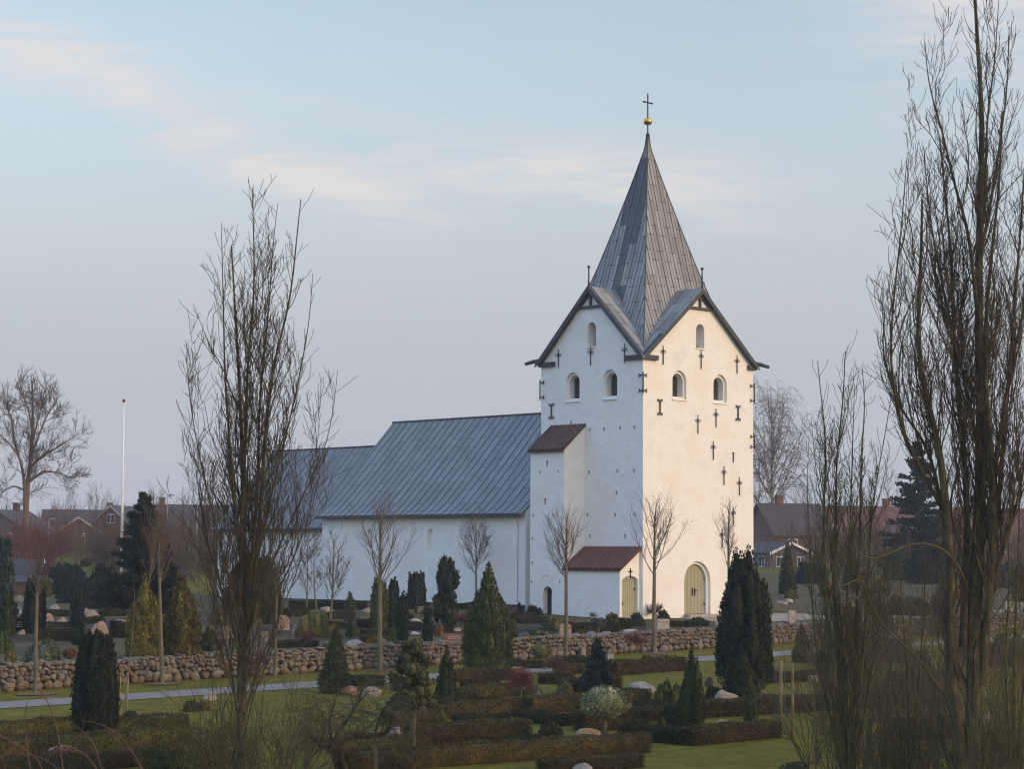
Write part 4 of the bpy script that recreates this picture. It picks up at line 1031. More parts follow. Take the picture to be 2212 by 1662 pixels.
#PART4
# ------------------------------------------------------------------ fieldstone wall
def stone_wall():
    rng = np.random.default_rng(5)
    vs, fs, mi, b = [], [], [], 0
    shapes = [rough_stone(ICO2[0], rng, 10, .12) for _ in range(14)]
    def put(v, z, u, w, h, d):
        nonlocal b
        s = shapes[rng.integers(14)]; a = rng.normal() * .45
        x = s[:, 0] * w * .54; zz = s[:, 2] * h * .54
        x, zz = x * math.cos(a) - zz * math.sin(a), x * math.sin(a) + zz * math.cos(a)
        p = CH(0, 0, 0) + U * (u + s[:, 1] * d)[:, None] + V * (v + x)[:, None]
        p[:, 2] = z + zz
        vs.append(p); fs.append(ICO2[1] + b); b += len(p); mi.extend([rng.choice(4, p=[.32, .17, .27, .24])] * len(ICO2[1]))
    v = -78.
    courses = [(-.04, .38), (.24, .27), (.43, .25), (.61, .22), (.77, .2)]
    for ci, (z0, hh) in enumerate(courses):
        v = -78.
        while v < 62:
            w = hh * (.6 + 1.1 * rng.random() ** 1.4) * (1.2 if ci == 0 else 1)
            c = O + U * -8.15 + V * v; gz = float(ground(c[0], c[1]))
            h = hh * (.7 + .6 * rng.random())
            put(v + w / 2, gz + z0 + hh * .5 + rng.normal() * .025 + .05 * math.sin(v * .7) * (ci / 4), -8.02 + .036 * ci + rng.normal() * .03, w, h, .2)
            if rng.random() < .35: put(v, gz + z0 + rng.random() * .1, -7.95 + .036 * ci, .12, .12, .12)
            v += w * .95
    v = -78.
    while v < 62:   # cap stones across the top
        w = .28 + .4 * rng.random(); c = O + U * -8.15 + V * v; gz = float(ground(c[0], c[1]))
        put(v + w / 2, gz + .92 + rng.normal() * .03, -7.7, w, .16, .32); v += w * .93
    me = fast_mesh('stone_wall', np.concatenate(vs), np.concatenate(fs))
    o = link('stone_wall', me, stonec[0]); [me.materials.append(m) for m in stonec[1:]]
    me.polygons.foreach_set('material_index', np.array(mi, np.int32)); me.polygons.foreach_set('use_smooth', np.ones(len(mi), bool))
    tag(o, 'long low wall of rounded fieldstones between the churchyard and the grass verge', 'stone wall')
    k = 60; vv = np.linspace(-78, 62, k); P = []
    for (u, z) in ((-7.9, -.1), (-7.82, .86), (-7.35, .86), (-7.35, -.1)):
        p = O + U * u + V * vv[:, None]; g = O + U * -8.15 + V * vv[:, None]; p[:, 2] = ground(g[:, 0], g[:, 1]) + z; P.append(p)
    core = np.stack(P, 1).reshape(-1, 3); i = np.arange(k - 1)[:, None] * 4; j = np.arange(4)[None]
    link('earth_core', fast_mesh('earth_core', core, np.stack([i + j, i + 4 + j, i + 4 + (j + 1) % 4, i + (j + 1) % 4], -1).reshape(-1, 4)), soil, o)
stone_wall()

# ------------------------------------------------------------------ big bare poplars close by
b_ = (0, 'b')
poplar('tall leafless poplar with many upswept limbs standing in front of the chancel', (522, 1722), [
    ([b_, (519, 1500), (522, 1300), (526, 1100), (521, 900), (512, 740), (505, 620), (500, 530)], .15, .5),
    ([(521, 1330), (520, 1180), (530, 950), (534, 790), (550, 640), (548, 500), (545, 405)], .085, -.6),
    ([(524, 1540), (532, 1420), (548, 1260), (566, 1080), (572, 930), (592, 770), (628, 660), (638, 540), (650, 430)], .10, .8),
    ([(522, 1400), (490, 1230), (455, 1090), (425, 960), (408, 850), (402, 760)], .045, -1.),
    ([(532, 1390), (585, 1220), (650, 1080), (700, 980), (722, 880), (728, 810)], .045, 1.),
    ([(522, 1420), (486, 1300), (450, 1180), (428, 1060), (418, 960)], .05, 1.4),
    ([(530, 1350), (560, 1180), (600, 1010), (640, 850), (668, 700), (676, 590)], .055, -1.4),
    ([(518, 1200), (500, 1010), (486, 820), (482, 640), (478, 480)], .06, -1.5),
    ([(536, 1300), (556, 1080), (560, 860), (580, 680), (590, 520), (600, 440)], .06, 1.6),
    ([(524, 1450), (570, 1330), (625, 1230), (668, 1120), (690, 1030)], .045, -1.2),
    ([(520, 1590), (500, 1450), (474, 1340), (450, 1230), (438, 1120)], .045, 1.2), ([(524, 1560), (562, 1430), (604, 1330), (644, 1230), (664, 1140)], .045, .6), ([(522, 1620), (548, 1500), (590, 1400), (618, 1290)], .035, -1.5), ([(518, 1540), (480, 1420), (452, 1300), (440, 1210)], .035, -.8)], .17, 21, rmax=2.05, sec=95, seclen=4.0, n1=26, n2=5, n3=2, len1=1.5, minr=.0062, suckers=26, lowcut=1.5, ang=26, trop=.2, secang=24, t0=.06, rs=.74, mt=bark_d)
poplar('massive leafless poplar with several dark trunks rising beyond the top of the frame', (2092, 1750), [
    ([b_, (2106, 1500), (2104, 1300), (2118, 1100), (2122, 900), (2112, 670), (2116, 500), (2120, 360), (2126, 240), (2110, 100), (2104, -60)], .33, .5),
    ([b_, (2052, 1450), (2054, 1210), (2040, 1050), (2025, 930), (1992, 850), (1980, 760), (1990, 560), (1992, 430)], .26, -.8),
    ([(2080, 1400), (2090, 1150), (2086, 1000), (2068, 850), (2060, 720), (2056, 560), (2040, 400), (2030, 300)], .15, 1.),
    ([(2120, 1480), (2146, 1180), (2144, 1020), (2130, 850), (2124, 760), (2140, 560), (2160, 400), (2165, 240)], .17, -1.2),
    ([(2125, 1380), (2158, 1080), (2172, 900), (2184, 760), (2200, 560), (2212, 380), (2220, 260)], .12, 1.),
    ([(2052, 1180), (2012, 990), (1986, 935), (1950, 895), (1925, 830), (1905, 770), (1912, 660)], .09, .6),
    ([(2130, 1300), (2170, 1180), (2200, 1080), (2220, 950), (2236, 800)], .09, -.6),
    ([(2110, 660), (2092, 500), (2062, 400), (2036, 285), (2005, 180), (1998, 90)], .08, 1.),
    ([(2118, 560), (2150, 380), (2175, 200), (2180, 60)], .07, -1.),
    ([(2060, 1150), (2010, 1050), (1966, 980), (1936, 880), (1922, 780), (1930, 640), (1945, 520), (1960, 330)], .08, -1.6),
    ([(2126, 480), (2132, 260), (2150, 120), (2160, -40)], .06, .8),
    ([(2118, 1000), (2080, 800), (2040, 640), (2010, 480), (1996, 330)], .09, 1.6),
    ([(2150, 1000), (2190, 760), (2230, 600), (2240, 420)], .09, 1.6)], .26, 33, rmax=2.15, sec=150, seclen=4.6, n1=36, n2=5, n3=2, len1=1.5, suckers=70, minr=.0064, lowcut=2.2, ang=24, trop=.2, secang=19, t0=.05, rs=.66)
poplar('smaller many-stemmed leafless poplar in front of the dark roofed house', (1834, 1722), [
    ([b_, (1812, 1450), (1800, 1250), (1806, 1120), (1806, 980), (1822, 880), (1824, 800), (1826, 760)], .10, .4),
    ([b_, (1788, 1420), (1778, 1180), (1782, 1020), (1786, 960), (1774, 860), (1766, 780)], .09, -.8),
    ([b_, (1846, 1400), (1858, 1150), (1860, 980), (1871, 870), (1862, 790)], .09, .9),
    ([b_, (1868, 1380), (1885, 1080), (1912, 940), (1926, 850)], .07, -1.),
    ([b_, (1760, 1400), (1750, 1200), (1742, 1050), (1748, 950)], .055, 1.),
    ([b_, (1830, 1300), (1838, 1100), (1842, 950), (1846, 830)], .07, -1.3),
    ([b_, (1815, 1300), (1790, 1150), (1764, 1040), (1752, 900)], .06, 1.4),
    ([b_, (1890, 1400), (1930, 1200), (1950, 1050)], .05, .6)], .1, 45, rmax=1.15, sec=55, seclen=3.0, n1=26, n2=5, n3=2, len1=1.2, suckers=55, minr=.0058, lowcut=.5, ang=25, trop=.2, secang=20, t0=.03, rs=.66, mt=bark_o, mw=twig_o)
poplar('slim leafless poplar sapling cluster rising at the edge of the frame', (2190, 1740), [
    ([b_, (2192, 1400), (2200, 1200), (2204, 1000)], .06, .5), ([b_, (2172, 1450), (2180, 1250), (2176, 1080)], .05, -.6),
    ([b_, (2214, 1450), (2222, 1250), (2226, 1050)], .05, .6)], .06, 47, n1=13, mt=bark_o, mw=twig_o, n2=7, n3=3, len1=1.3, suckers=70, lowcut=.5)
poplar('small leafless poplar stems in the thicket between two bigger poplars', (1965, 1716), [
    ([b_, (1962, 1480), (1950, 1320), (1940, 1180)], .05, .5), ([b_, (1985, 1480), (1996, 1320), (2000, 1200)], .05, -.6),
    ([b_, (1930, 1480), (1905, 1330), (1895, 1230)], .04, .6)], .06, 48, n1=13, mt=bark_o, mw=twig_o, n2=7, n3=3, len1=1.2, suckers=80, lowcut=.4)
def bent_branch():
    r = [o for o in bpy.data.objects if o.name.startswith('poplar_tree') and 'massive' in o.get('label', '')][0]
    b = np.array(r.location); Y = b[1]; pl = []
    for line, r0 in (([(2092, 1280), (2076, 1232), (2040, 1186), (1985, 1170), (1930, 1192), (1890, 1210), (1862, 1206), (1845, 1180)], .035), ([(2050, 1520), (1990, 1430), (1900, 1350), (1872, 1290), (1862, 1240), (1838, 1262), (1808, 1270)], .03), ([(1866, 1255), (1855, 1290), (1830, 1304), (1805, 1300)], .016)):
        P = smooth_line([at_depth(x, y, Y - .25 * i) - b for i, (x, y) in enumerate(line)], 20); pl.append((P[None], (r0 * (1 - .6 * np.linspace(0, 1, 20)))[None]))
    v, q = tubes_mesh(pl, 6); link('bent_branch', fast_mesh('bent_branch', v, q), twig_o, r, None, True)
bent_branch()

# ------------------------------------------------------------------ young lime trees along the wall and others near the church
YL = 'young lime trees along the churchyard wall'
young_tree('young bare lime whose trunk stands before the wall near the polished black headstone', 'L', 270, 1090, 40 - 140, 230, .6, 51, lean=-5, r=34, n1=28, n2=9, twig=1.5, group=YL, ang=30)
young_tree('young bare lime with a leaning trunk beside the two golden cypresses', 'L', 1237, 1015, -330, 330, .58, 52, lean=-45, r=34, n1=30, n2=10, twig=1.5, group=YL, ang=34)
young_tree('young bare lime standing close behind the tall poplar', 'M', 140, 965, 60, 260, .66, 53, lean=6, r=28, n1=24, n2=8, twig=1.5, group=YL)
young_tree('young bare lime with a reddish tipped crown in front of the nave wall', 'M', 945, 910, -385, 520, .50, 54, lean=-14, r=40, n1=28, n2=10, twig=1.05, group=YL, ang=36)
young_tree('young bare lime standing in front of the stair turret', 'R', 400, 830, -340, 420, .52, 55, lean=4, r=36, n1=28, n2=10, twig=1.05, group=YL, ang=36)
young_tree('young bare lime standing before the corner of the tower', 'R', 1078, 780, -420, 480, .50, 56, lean=0, r=36, n1=30, n2=10, twig=1.05, group=YL, ang=38)
young_tree('young bare lime half hidden by the big dark yew near the tower door', 'R', 1662, 730, -420, 330, .48, 57, lean=-20, r=32, n1=26, n2=10, twig=1.05, group=YL, ang=38)
young_tree('thin bare tree standing against the nave wall between yew and green thuja', 'M', 1680, 452, -330, 360, .36, 58, lean=-10, r=20, n1=34, n2=11, twig=1.7, ang=48, trop=.14, name='young_bare_tree')
young_tree('forked bare garden tree with pale branches before the east end of the nave', 'M', 560, 560, -160, 300, .22, 59, lean=20, r=24, n1=26, n2=11, twig=1.9, ang=36, name='young_bare_tree', mw=twig_b)
young_tree('thin bare garden tree nearest the round dark yew by the chancel', 'M', 385, 470, -200, 190, .2, 60, lean=0, r=16, n1=22, n2=10, twig=1.9, ang=38, name='young_bare_tree', mw=twig_b)
young_tree('slight bare tree rising between the chancel and the poplar', 'M', 470, 520, -170, 170, .3, 61, lean=-40, r=16, n1=20, n2=10, twig=1.9, ang=36, name='young_bare_tree', mw=twig_b)
young_tree('bare tree beside the dark spruce with fine brown twigs', 'L', 1060, 480, -330, 460, .3, 62, lean=100, r=18, n1=36, n2=11, ang=36, name='young_bare_tree', mw=twig_b, twig=1.05)
young_tree('thin staked sapling in front of the fieldstone wall', 'L', 940, 1245, 80, 70, .5, 63, lean=70, r=9, n1=8, n2=3, name='sapling', mw=twig_b, group=None)
young_tree('thin sapling tied between two posts on the lawn', 'Q', 142, 1420, 560, 90, .5, 64, lean=-10, r=9, n1=8, n2=4, name='sapling', mw=twig_b)
def stake(label, code, x, yb, yt, w):
    px, py = pt(code, x, yb); b = G(px, py); s = sc_of(code) * b[1] / F; H = (yb - yt) * s; r = w * s / 2
    mb = MB(); mb.tube([(0, 0, -.1), (0, 0, H * .5), (.0, 0, H - .03), (0, 0, H)], [r, r, r * .97, r * .75], 9)
    return tag(mb.build('wooden_stake', wood, None, b, True), label, 'stake')
stake('tall round wooden stake beside the hedge end on the lawn', 'Q', 103, 1420, 850, 26); stake('round wooden stake on the lawn a step away from the hedge end', 'Q', 192, 1420, 868, 23)
stake('wooden stake next to the dark columnar yew, shorter of the pair', 'L', 908, 1240, 935, 18); stake('wooden stake with a cross batten, farther from the dark columnar yew', 'L', 965, 1236, 935, 20)
stake('weathered pale stake among hedges behind the gnarled tree', 'M', 905, 1700, 1365, 34)
for c, x, y, i in (('L', 270, 1095, 1), ('L', 1240, 1018, 2), ('M', 945, 912, 3), ('R', 400, 832, 4), ('R', 1080, 784, 5), ('L', 925, 1245, 6)):
    disc('mulch_ring', mulch, G(*pt(c, x, y)), .75, .6, .03, seed=i)

# ------------------------------------------------------------------ conifers and other greenery
S = shrub
S('dark columnar yew with ragged flat top standing between path and hedge', 'L', 720, 1405, 385, 815, 'yew', yew, 1, 'columnar_yew', 'tree')
S('huge dark cypress with two tips beside the tower door', 'R', 1765, 1155, 460, 1200, 'twin', yew, 2, 'dark_cypress', 'tree', dens=1.1)
S('bright green pointed thuja standing in front of the wall and nave', 'M', 1765, 925, 410, 840, 'thuja', thuja, 3, 'green_thuja', 'tree', dens=1.1)
S('golden tipped cypress behind the wall, nearer the dark spruce', 'L', 1095, 840, 310, 670, 'thuja', goldl, 4, 'golden_cypress', 'tree')
S('broader bronze cypress behind the wall, closer to the poplar', 'L', 1370, 835, 350, 660, 'thuja', golddk, 5, 'golden_cypress', 'tree')
S('broad round dark yew at the chancel behind the poplar', 'M', -30, 500, 560, 530, 'mound', thujad, 6, 'round_yew', 'tree', dens=1.1)
S('columnar yew with a bright green shoulder behind the lime before the nave', 'M', 935, 600, 150, 400, 'yew', thuja, 7, 'columnar_yew', 'tree')
S('columnar yew just behind the bright shouldered one at the nave', 'M', 1040, 590, 100, 395, 'yew', yew_b, 8, 'columnar_yew', 'tree')
S('shorter columnar yew in front of the nave beside the text stones', 'M', 1112, 705, 105, 385, 'yew', yew, 9, 'columnar_yew', 'tree')
S('columnar yew with three tips behind the black headstone', 'M', 1218, 445, 155, 295, 'yew', yew_b, 10, 'columnar_yew', 'tree')
S('irregular shaggy dwarf pine tree before the nave wall', 'M', 1445, 585, 250, 520, 'pine', sprucel, 11, 'shaggy_pine', 'tree')
S('narrow dark cypress in front of the shaggy pine', 'M', 1302, 700, 90, 315, 'column', yew, 12, 'narrow_cypress', 'tree')
S('narrow yellow-green conifer rising above the wall', 'M', 1045, 815, 85, 245, 'column', thuja, 13, 'narrow_cypress', 'tree')
S('dark green cone shaped conifer in front of the wall near the pink boulder', 'M', 600, 1085, 280, 510, 'cone', thujad, 14, 'cone_conifer', 'tree')
S('narrow olive cypress next to the grafted bushy pine', 'M', 1445, 1205, 175, 480, 'column', thujad, 15, 'narrow_cypress', 'tree')
S('bushy grafted pine on a bare stem in front of the wall', 'M', 1190, 1500, 440, 800, 'pine', pinel, 16, 'bushy_pine', 'tree', stem=290, dens=.9)
S('small golden cone conifer between two hedges', 'M', 1415, 1365, 115, 200, 'cone', goldl, 17, 'small_golden_conifer')
S('twin tipped dark green cypress behind the hedge by the small boulder', 'R', 1360, 1375, 225, 640, 'column', thujad, 18, 'narrow_cypress', 'tree')
S('small narrow green cypress before the huge dark one', 'R', 1815, 1318, 120, 390, 'column', thuja, 19, 'narrow_cypress', 'tree')
S('spreading feathery green juniper beside the twin tipped cypress', 'R', 1190, 1165, 260, 215, 'juniper', thuja, 20, 'juniper_bush')
S('ball of variegated leaves on a thin clean stem', 'R', 695, 1425, 345, 388, 'ball', vari, 21, 'variegated_globe_tree', 'tree', stem=140, dens=1.5)
S('dark cone yew behind the lime trunk close to the black headstone', 'L', 262, 630, 185, 440, 'yew', yew, 22, 'columnar_yew', 'tree')
S('golden-green column conifer behind the dark cone yew', 'L', 350, 350, 100, 170, 'column', goldl, 23, 'golden_column_conifer')
S('narrow dark yew column among the pale boulders', 'L', 582, 645, 112, 445, 'yew', yew_b, 24, 'columnar_yew', 'tree')
S('dark round evergreen in front of the distant lawn', 'L', 540, 400, 300, 330, 'mound', yew_b, 25, 'evergreen_bush')
S('dark evergreen shrub behind the narrow yew column, near the spruce', 'L', 770, 440, 320, 350, 'mound', yew, 26, 'evergreen_bush')
S('small dark evergreen near the brick outbuilding', 'L', 390, 330, 200, 250, 'mound', yew, 27, 'evergreen_bush')
S('small green bush on the edge of the far lawn', 'L', 650, 115, 80, 65, 'mound', sprucel, 28)
S('shaggy blue-green cypress at the very edge of the frame', 'L', 20, 620, 230, 700, 'pine', bluel, 29, 'shaggy_cypress', 'tree')
S('dark olive conifer under the shaggy blue-green cypress', 'L', 45, 660, 150, 360, 'column', thujad, 30, 'dark_conifer')
S('grey-green leafy shrub against the front of the wall at the lime trunk', 'L', 300, 880, 350, 215, 'mound', greyl, 31, 'leafy_shrub')
S('rust coloured small globe bush behind the wall', 'L', 530, 865, 95, 120, 'ball', orng, 32, 'rust_bush', stem=45)
S('yellowing bush on the wall near the frame edge', 'L', 75, 885, 120, 140, 'mound', ylw, 33)
S('dark green bush behind the wall below the shaggy conifers', 'L', 30, 780, 150, 170, 'mound', green, 34)
S('dark green juniper in front of the bronze cypress', 'L', 1600, 765, 180, 220, 'juniper', thujad, 35, 'juniper_bush')
S('yellow-green feathery conifer beside the poplar trunk', 'L', 1662, 565, 130, 170, 'juniper', ylw, 36, 'feathery_conifer')
S('yellow-green loose bush behind the wall near the cone conifer', 'M', 430, 660, 230, 220, 'mound', ylw, 37)
S('orange tinted low bush on top of the wall', 'M', 575, 650, 130, 100, 'mound', goldl, 38)
S('small triangular green conifer at the foot of the nave wall', 'M', 712, 455, 115, 145, 'cone', thuja, 39, 'small_green_cone')
S('small clipped thuja column above the grey wedge stone', 'M', 710, 665, 66, 140, 'column', thujad, 40, 'small_thuja')
S('yellowish bush touching the small clipped thuja', 'M', 755, 650, 60, 85, 'mound', ylw, 41)
S('tiny yellow-green ball among dark hedges near the nave', 'M', 900, 622, 45, 30, 'dome', ylw, 42)
S('reddish brown bush beside the narrow dark cypress', 'M', 1395, 650, 100, 105, 'mound', orng, 43, 'rust_bush')
S('dark green bush at the foot of the bright green thuja', 'M', 1945, 660, 110, 150, 'mound', green, 44)
S('clipped dark ball bush beside the annexe door', 'R', 943, 578, 125, 112, 'dome', hedgeg, 45, 'ball_bush')
S('clipped brown ball bush behind the pale square headstone', 'R', 1145, 545, 105, 95, 'dome', hedgeg, 46, 'ball_bush')
S('golden brown clipped column bush before the annexe wall', 'R', 755, 612, 110, 140, 'yew', golddk, 47, 'golden_column_bush')
S('olive green spreading bush next to the pink headstone', 'R', 305, 605, 200, 130, 'mound', ylw, 48)
S('low green bush along the wall top below the turret', 'R', 205, 655, 190, 60, 'mound', green, 49)
S('low golden bush on the wall beside the lime trunk', 'R', 520, 640, 95, 42, 'dome', goldl, 50)
S('dark evergreen bush at the foot of the turret door', 'R', 165, 490, 130, 80, 'mound', hedgeg, 51, 'evergreen_bush')
S('small dark cone by the nave corner near the turret', 'R', 48, 490, 45, 95, 'cone', thujad, 52, 'small_green_cone')
S('small yellow-green globe tree on a stem before the wall', 'R', 212, 890, 150, 175, 'ball', ylw, 53, 'small_globe_tree', 'tree', stem=70)
S('small grey-green globe on a thin stem behind the wall', 'R', 650, 640, 120, 130, 'ball', greyl, 54, 'small_globe_tree', 'tree', stem=60)
S('olive loose bush behind the dark low hedge and globe tree', 'R', 390, 1115, 160, 130, 'mound', ylw, 55)
S('grey-green bush next to the wine red stemmed shrub', 'R', 160, 1115, 140, 100, 'mound', greyl, 56)
S('dark bush beside the flat boulder on the verge', 'R', 1020, 850, 110, 52, 'mound', hedgeg, 57)
S('green low juniper on the verge by the flat boulder', 'R', 1225, 835, 110, 38, 'juniper', thujad, 58, 'juniper_bush')
S('dark purplish leafless looking shrub under the hedge corner', 'R', 300, 1450, 230, 185, 'mound', hedgeg, 59, 'dark_shrub')
S('yellow-green low bush in front of the lit hedge end', 'R', 1060, 1355, 140, 62, 'dome', ylw, 60)
S('low green mound in front of the lowest hedge', 'R', 420, 1668, 230, 75, 'dome', green, 61, 'low_bush')
S('pale yellow spiky plant behind a hedge near the golden cone', 'M', 1300, 1385, 165, 55, 'juniper', ylw, 62, 'spiky_plant')
S('bright green low spreading bush beside the pale boulder', 'M', 1230, 1562, 205, 75, 'mound', green, 63, 'low_bush')
S('small bright bush in the shade under the gnarled tree', 'M', 745, 1610, 120, 55, 'mound', green, 64, 'low_bush')
S('yellow-green low bush at the lawn edge beside the columnar yew', 'L', 380, 1330, 270, 75, 'mound', ylw, 65, 'low_bush')
S('small green bush at the foot of the stakes', 'L', 995, 1262, 110, 45, 'dome', green, 66, 'low_bush')
S('dark bush beside the boulder at the path edge', 'L', 1440, 1225, 120, 85, 'mound', hedgeg, 67)
S('low olive bush along the path edge in front of the white-topped boulder', 'L', 1560, 1215, 200, 80, 'mound', ylw, 68)
S('leafy ivy-green shrub at the poplar foot', 'L', 1270, 1690, 330, 190, 'mound', green, 69, 'leafy_shrub')
S('yellow speckled leafy shrub on the far side of the poplar trunk', 'L', 1650, 1690, 330, 200, 'mound', ylw, 70, 'leafy_shrub')
S('clipped dark mound at the bottom edge of the lawn', 'Q', 215, 1690, 240, 85, 'dome', hedgeg, 71, 'ball_bush')
S('dark cone conifer behind the wall beyond the huge cypress', 'Q', 150, 330, 150, 400, 'cone', thujad, 72, 'cone_conifer', 'tree')
S('green cone shaped conifer on the grass behind the poplar shoots', 'Q', 265, 850, 170, 290, 'cone', thujad, 73, 'cone_conifer', 'tree')
S('beige clipped bush on the far side of the gravel walk', 'Q', 180, 365, 95, 70, 'dome', ylw, 74)
S('dark yew behind the massive poplar trunk', 'Q', 1300, 650, 130, 330, 'yew', yew_b, 75, 'columnar_yew', 'tree')
S('olive topped yew beside the dark one behind the massive poplar', 'Q', 1330, 640, 150, 460, 'column', thuja, 76, 'columnar_yew', 'tree')
S('dark hedge-like evergreen among the poplar stems', 'Q', 900, 640, 180, 260, 'mound', thujad, 77, 'evergreen_bush')
S('low dark bush by the far grass strip at the frame edge', 'Q', 1830, 260, 180, 90, 'mound', yew, 78, 'evergreen_bush')
S('olive bush between headstones behind the poplar thicket', 'Q', 620, 660, 170, 160, 'mound', thujad, 79, 'evergreen_bush')
S('rusty bush behind the many-stemmed poplar', 'Q', 760, 830, 180, 130, 'mound', orng, 80, 'rust_bush')
S('dark rounded bush on the grave rows behind the poplar shoots', 'Q', 1180, 900, 200, 150, 'mound', hedgeg, 81)
S('dark shrub beside the little white stone on the lawn', 'R', 1520, 1140, 130, 110, 'mound', hedgeg, 82)
S('small pale twiggy bush next to the twin tipped cypress', 'R', 1490, 1040, 70, 80, 'mound', greyl, 83)
S('small dark bush beneath the church bench', 'R', 1410, 545, 110, 40, 'dome', hedgeg, 84, 'low_bush')
S('dark evergreen mound behind the wall near the garage', 'D', 1748, 1262, 70, 52, 'mound', yew, 300, 'evergreen_bush')
S('rusty low bush behind the wall between dark evergreens', 'D', 1795, 1290, 60, 36, 'mound', orng, 301, 'rust_bush')
S('dark cone behind the smaller poplar stems', 'D', 1838, 1275, 46, 80, 'cone', thujad, 302, 'cone_conifer')
S('olive bush behind the upper poplar stems', 'D', 1890, 1280, 80, 50, 'mound', ylw, 303, 'evergreen_bush')
S('tall dark evergreen beside the tall spruce foot', 'D', 1935, 1255, 70, 80, 'mound', yew_b, 304, 'evergreen_bush')
S('dark evergreen thicket under the tall spruce', 'D', 2000, 1262, 110, 90, 'mound', yew, 305, 'evergreen_bush')
S('brown-green bush beside the massive trunk on the far bank', 'D', 2066, 1290, 80, 50, 'mound', golddk, 306, 'evergreen_bush')
S('dark evergreen beyond the headstones at the frame edge', 'D', 2165, 1270, 90, 60, 'mound', yew_b, 307, 'evergreen_bush')
S('dark column conifer near the frame edge on the far bank', 'D', 2205, 1300, 40, 90, 'column', yew, 308, 'narrow_cypress')
S('low dark bush below the bent branch', 'D', 1960, 1330, 90, 44, 'mound', hedgeg, 309, 'evergreen_bush')
S('grey-green shrub behind the wall under the bent branch', 'D', 1820, 1345, 70, 40, 'mound', greyl, 310, 'leafy_shrub')
S('dark shrub on the grave rows behind the massive trunk', 'D', 2080, 1420, 110, 60, 'mound', hedgeg, 311, 'evergreen_bush')
S('dark shrub on the grave rows nearest the frame edge', 'D', 2180, 1440, 110, 70, 'mound', thujad, 312, 'evergreen_bush')
S('dark shrub in the thicket below the descending branch', 'D', 1930, 1430, 120, 60, 'mound', thujad, 313, 'evergreen_bush')
S('leafy bramble tangle below the foot of the tall poplar', 'D', 470, 1690, 240, 150, 'mound', ylw, 401, 'bramble_bush', dens=.32, core=0)
S('brown leaved bramble in front of the columnar yew hedge', 'D', 365, 1672, 170, 90, 'mound', golddk, 402, 'bramble_bush', dens=.32, core=0)
S('olive bramble at the bottom between the poplars on the lawn', 'D', 1950, 1690, 200, 120, 'mound', ylw, 405, 'bramble_bush', dens=.32, core=0)
S('brown bramble at the foot of the massive poplar', 'D', 2110, 1690, 200, 130, 'mound', golddk, 406, 'bramble_bush', dens=.32, core=0)
S('dark bramble at the very corner under the rose stems', 'D', 110, 1700, 260, 90, 'mound', hedgeg, 407, 'bramble_bush', dens=.32, core=0)
spruce('dark green spruce with layered boughs in front of the flagpole', 'D', 305, 1325, 195, 258, sprucel, 91, tiers=26, dens=3.)
spruce('small blue spruce on the grave rows in front of the wall', 'R', 645, 1090, 275, 415, bluel, 92, 'blue_spruce', tiers=18, dens=1.9)
spruce('tall dark spruce behind the massive poplar', 'D', 1985, 1240, 190, 285, sprucel, 93, tiers=22, dens=2.0)
young_tree('weeping birch with a fine drooping crown behind the tower', 'D', 1668, 1200, 832, 205, .22, 94, r=9, mt=birchb, mw=twig_p, n1=90, n2=17, ang=40, name='birch_tree', twig=3.2, t2=-.34)
poplar('big spreading ash with a thick orange lit trunk before the brick houses', (55, 1206), [
    ([b_, (55, 1150), (56, 1095), (60, 1040), (66, 1005), (69, 960), (71, 880), (69, 822)], .42, .5),
    ([(56, 1100), (52, 1040), (46, 1000), (35, 975), (14, 952), (-8, 935)], .24, -1.5), ([(40, 985), (31, 955), (26, 905), (10, 868), (-4, 850)], .15, 1.5),
    ([(66, 1010), (92, 986), (132, 962), (172, 936)], .15, -2.), ([(66, 1040), (92, 1018), (132, 1022), (172, 1044)], .13, 1.5), ([(68, 985), (88, 930), (110, 880), (130, 850)], .14, 2.),
    ([(70, 930), (60, 880), (44, 845), (36, 826)], .11, -2.), ([(69, 960), (84, 900), (96, 850), (100, 826)], .11, 1.), ([(54, 1060), (30, 1050), (10, 1060), (-10, 1085)], .12, 1.)],
    .42, 95, n1=40, n2=12, n3=6, len1=3.8, mt=bark_ash, mw=twig_b, name='ash_tree', t0=.25, minr=.016, lowcut=3.2, ang=54, trop=.07)
bare_bush('wine red weeping shrub on a clean stem among the hedge rows', 'R', 60, 1155, 250, 265, 102, twig_r, 90, stem=130, droop=.10, name='weeping_shrub', n2=12)
bare_bush('mauve weeping shrub with a pale stem in front of the wall', 'R', 312, 1008, 240, 205, 103, twig_b, 80, stem=110, droop=.10, name='weeping_shrub', n2=12)
bare_bush('small red twigged tree on a thin stem against the wall', 'R', 940, 855, 190, 240, 104, twig_r, 60, stem=150, droop=.03, name='red_twig_tree', n2=10, spread=.8)
bare_bush('deep red weeping shrub on a stem at the foot of the nave', 'M', 1590, 630, 170, 175, 105, twig_r, 70, stem=85, droop=.12, name='weeping_shrub', n2=12)
bare_bush('leafless round twiggy bush before the tower wall', 'R', 1072, 525, 160, 130, 106, twig_b, 50, stem=45, name='twiggy_bush', spread=.9)
bare_bush('slender upright bare shrub against the annexe wall', 'R', 725, 500, 90, 270, 107, twig_b, 10, spread=.2, n2=6)
bare_bush('small weeping bare shrub in front of the annexe', 'R', 612, 560, 90, 100, 108, twig_b, 24, droop=.14, stem=60, name='weeping_shrub')
bare_bush('pale brown fan of bare twigs behind the small thuja', 'M', 710, 545, 110, 110, 109, twig_b, 50, spread=.6)
bare_bush('bare twiggy shrub near the bright thuja foot at the nave', 'M', 1920, 520, 120, 110, 110, twig_b, 50, spread=.8)
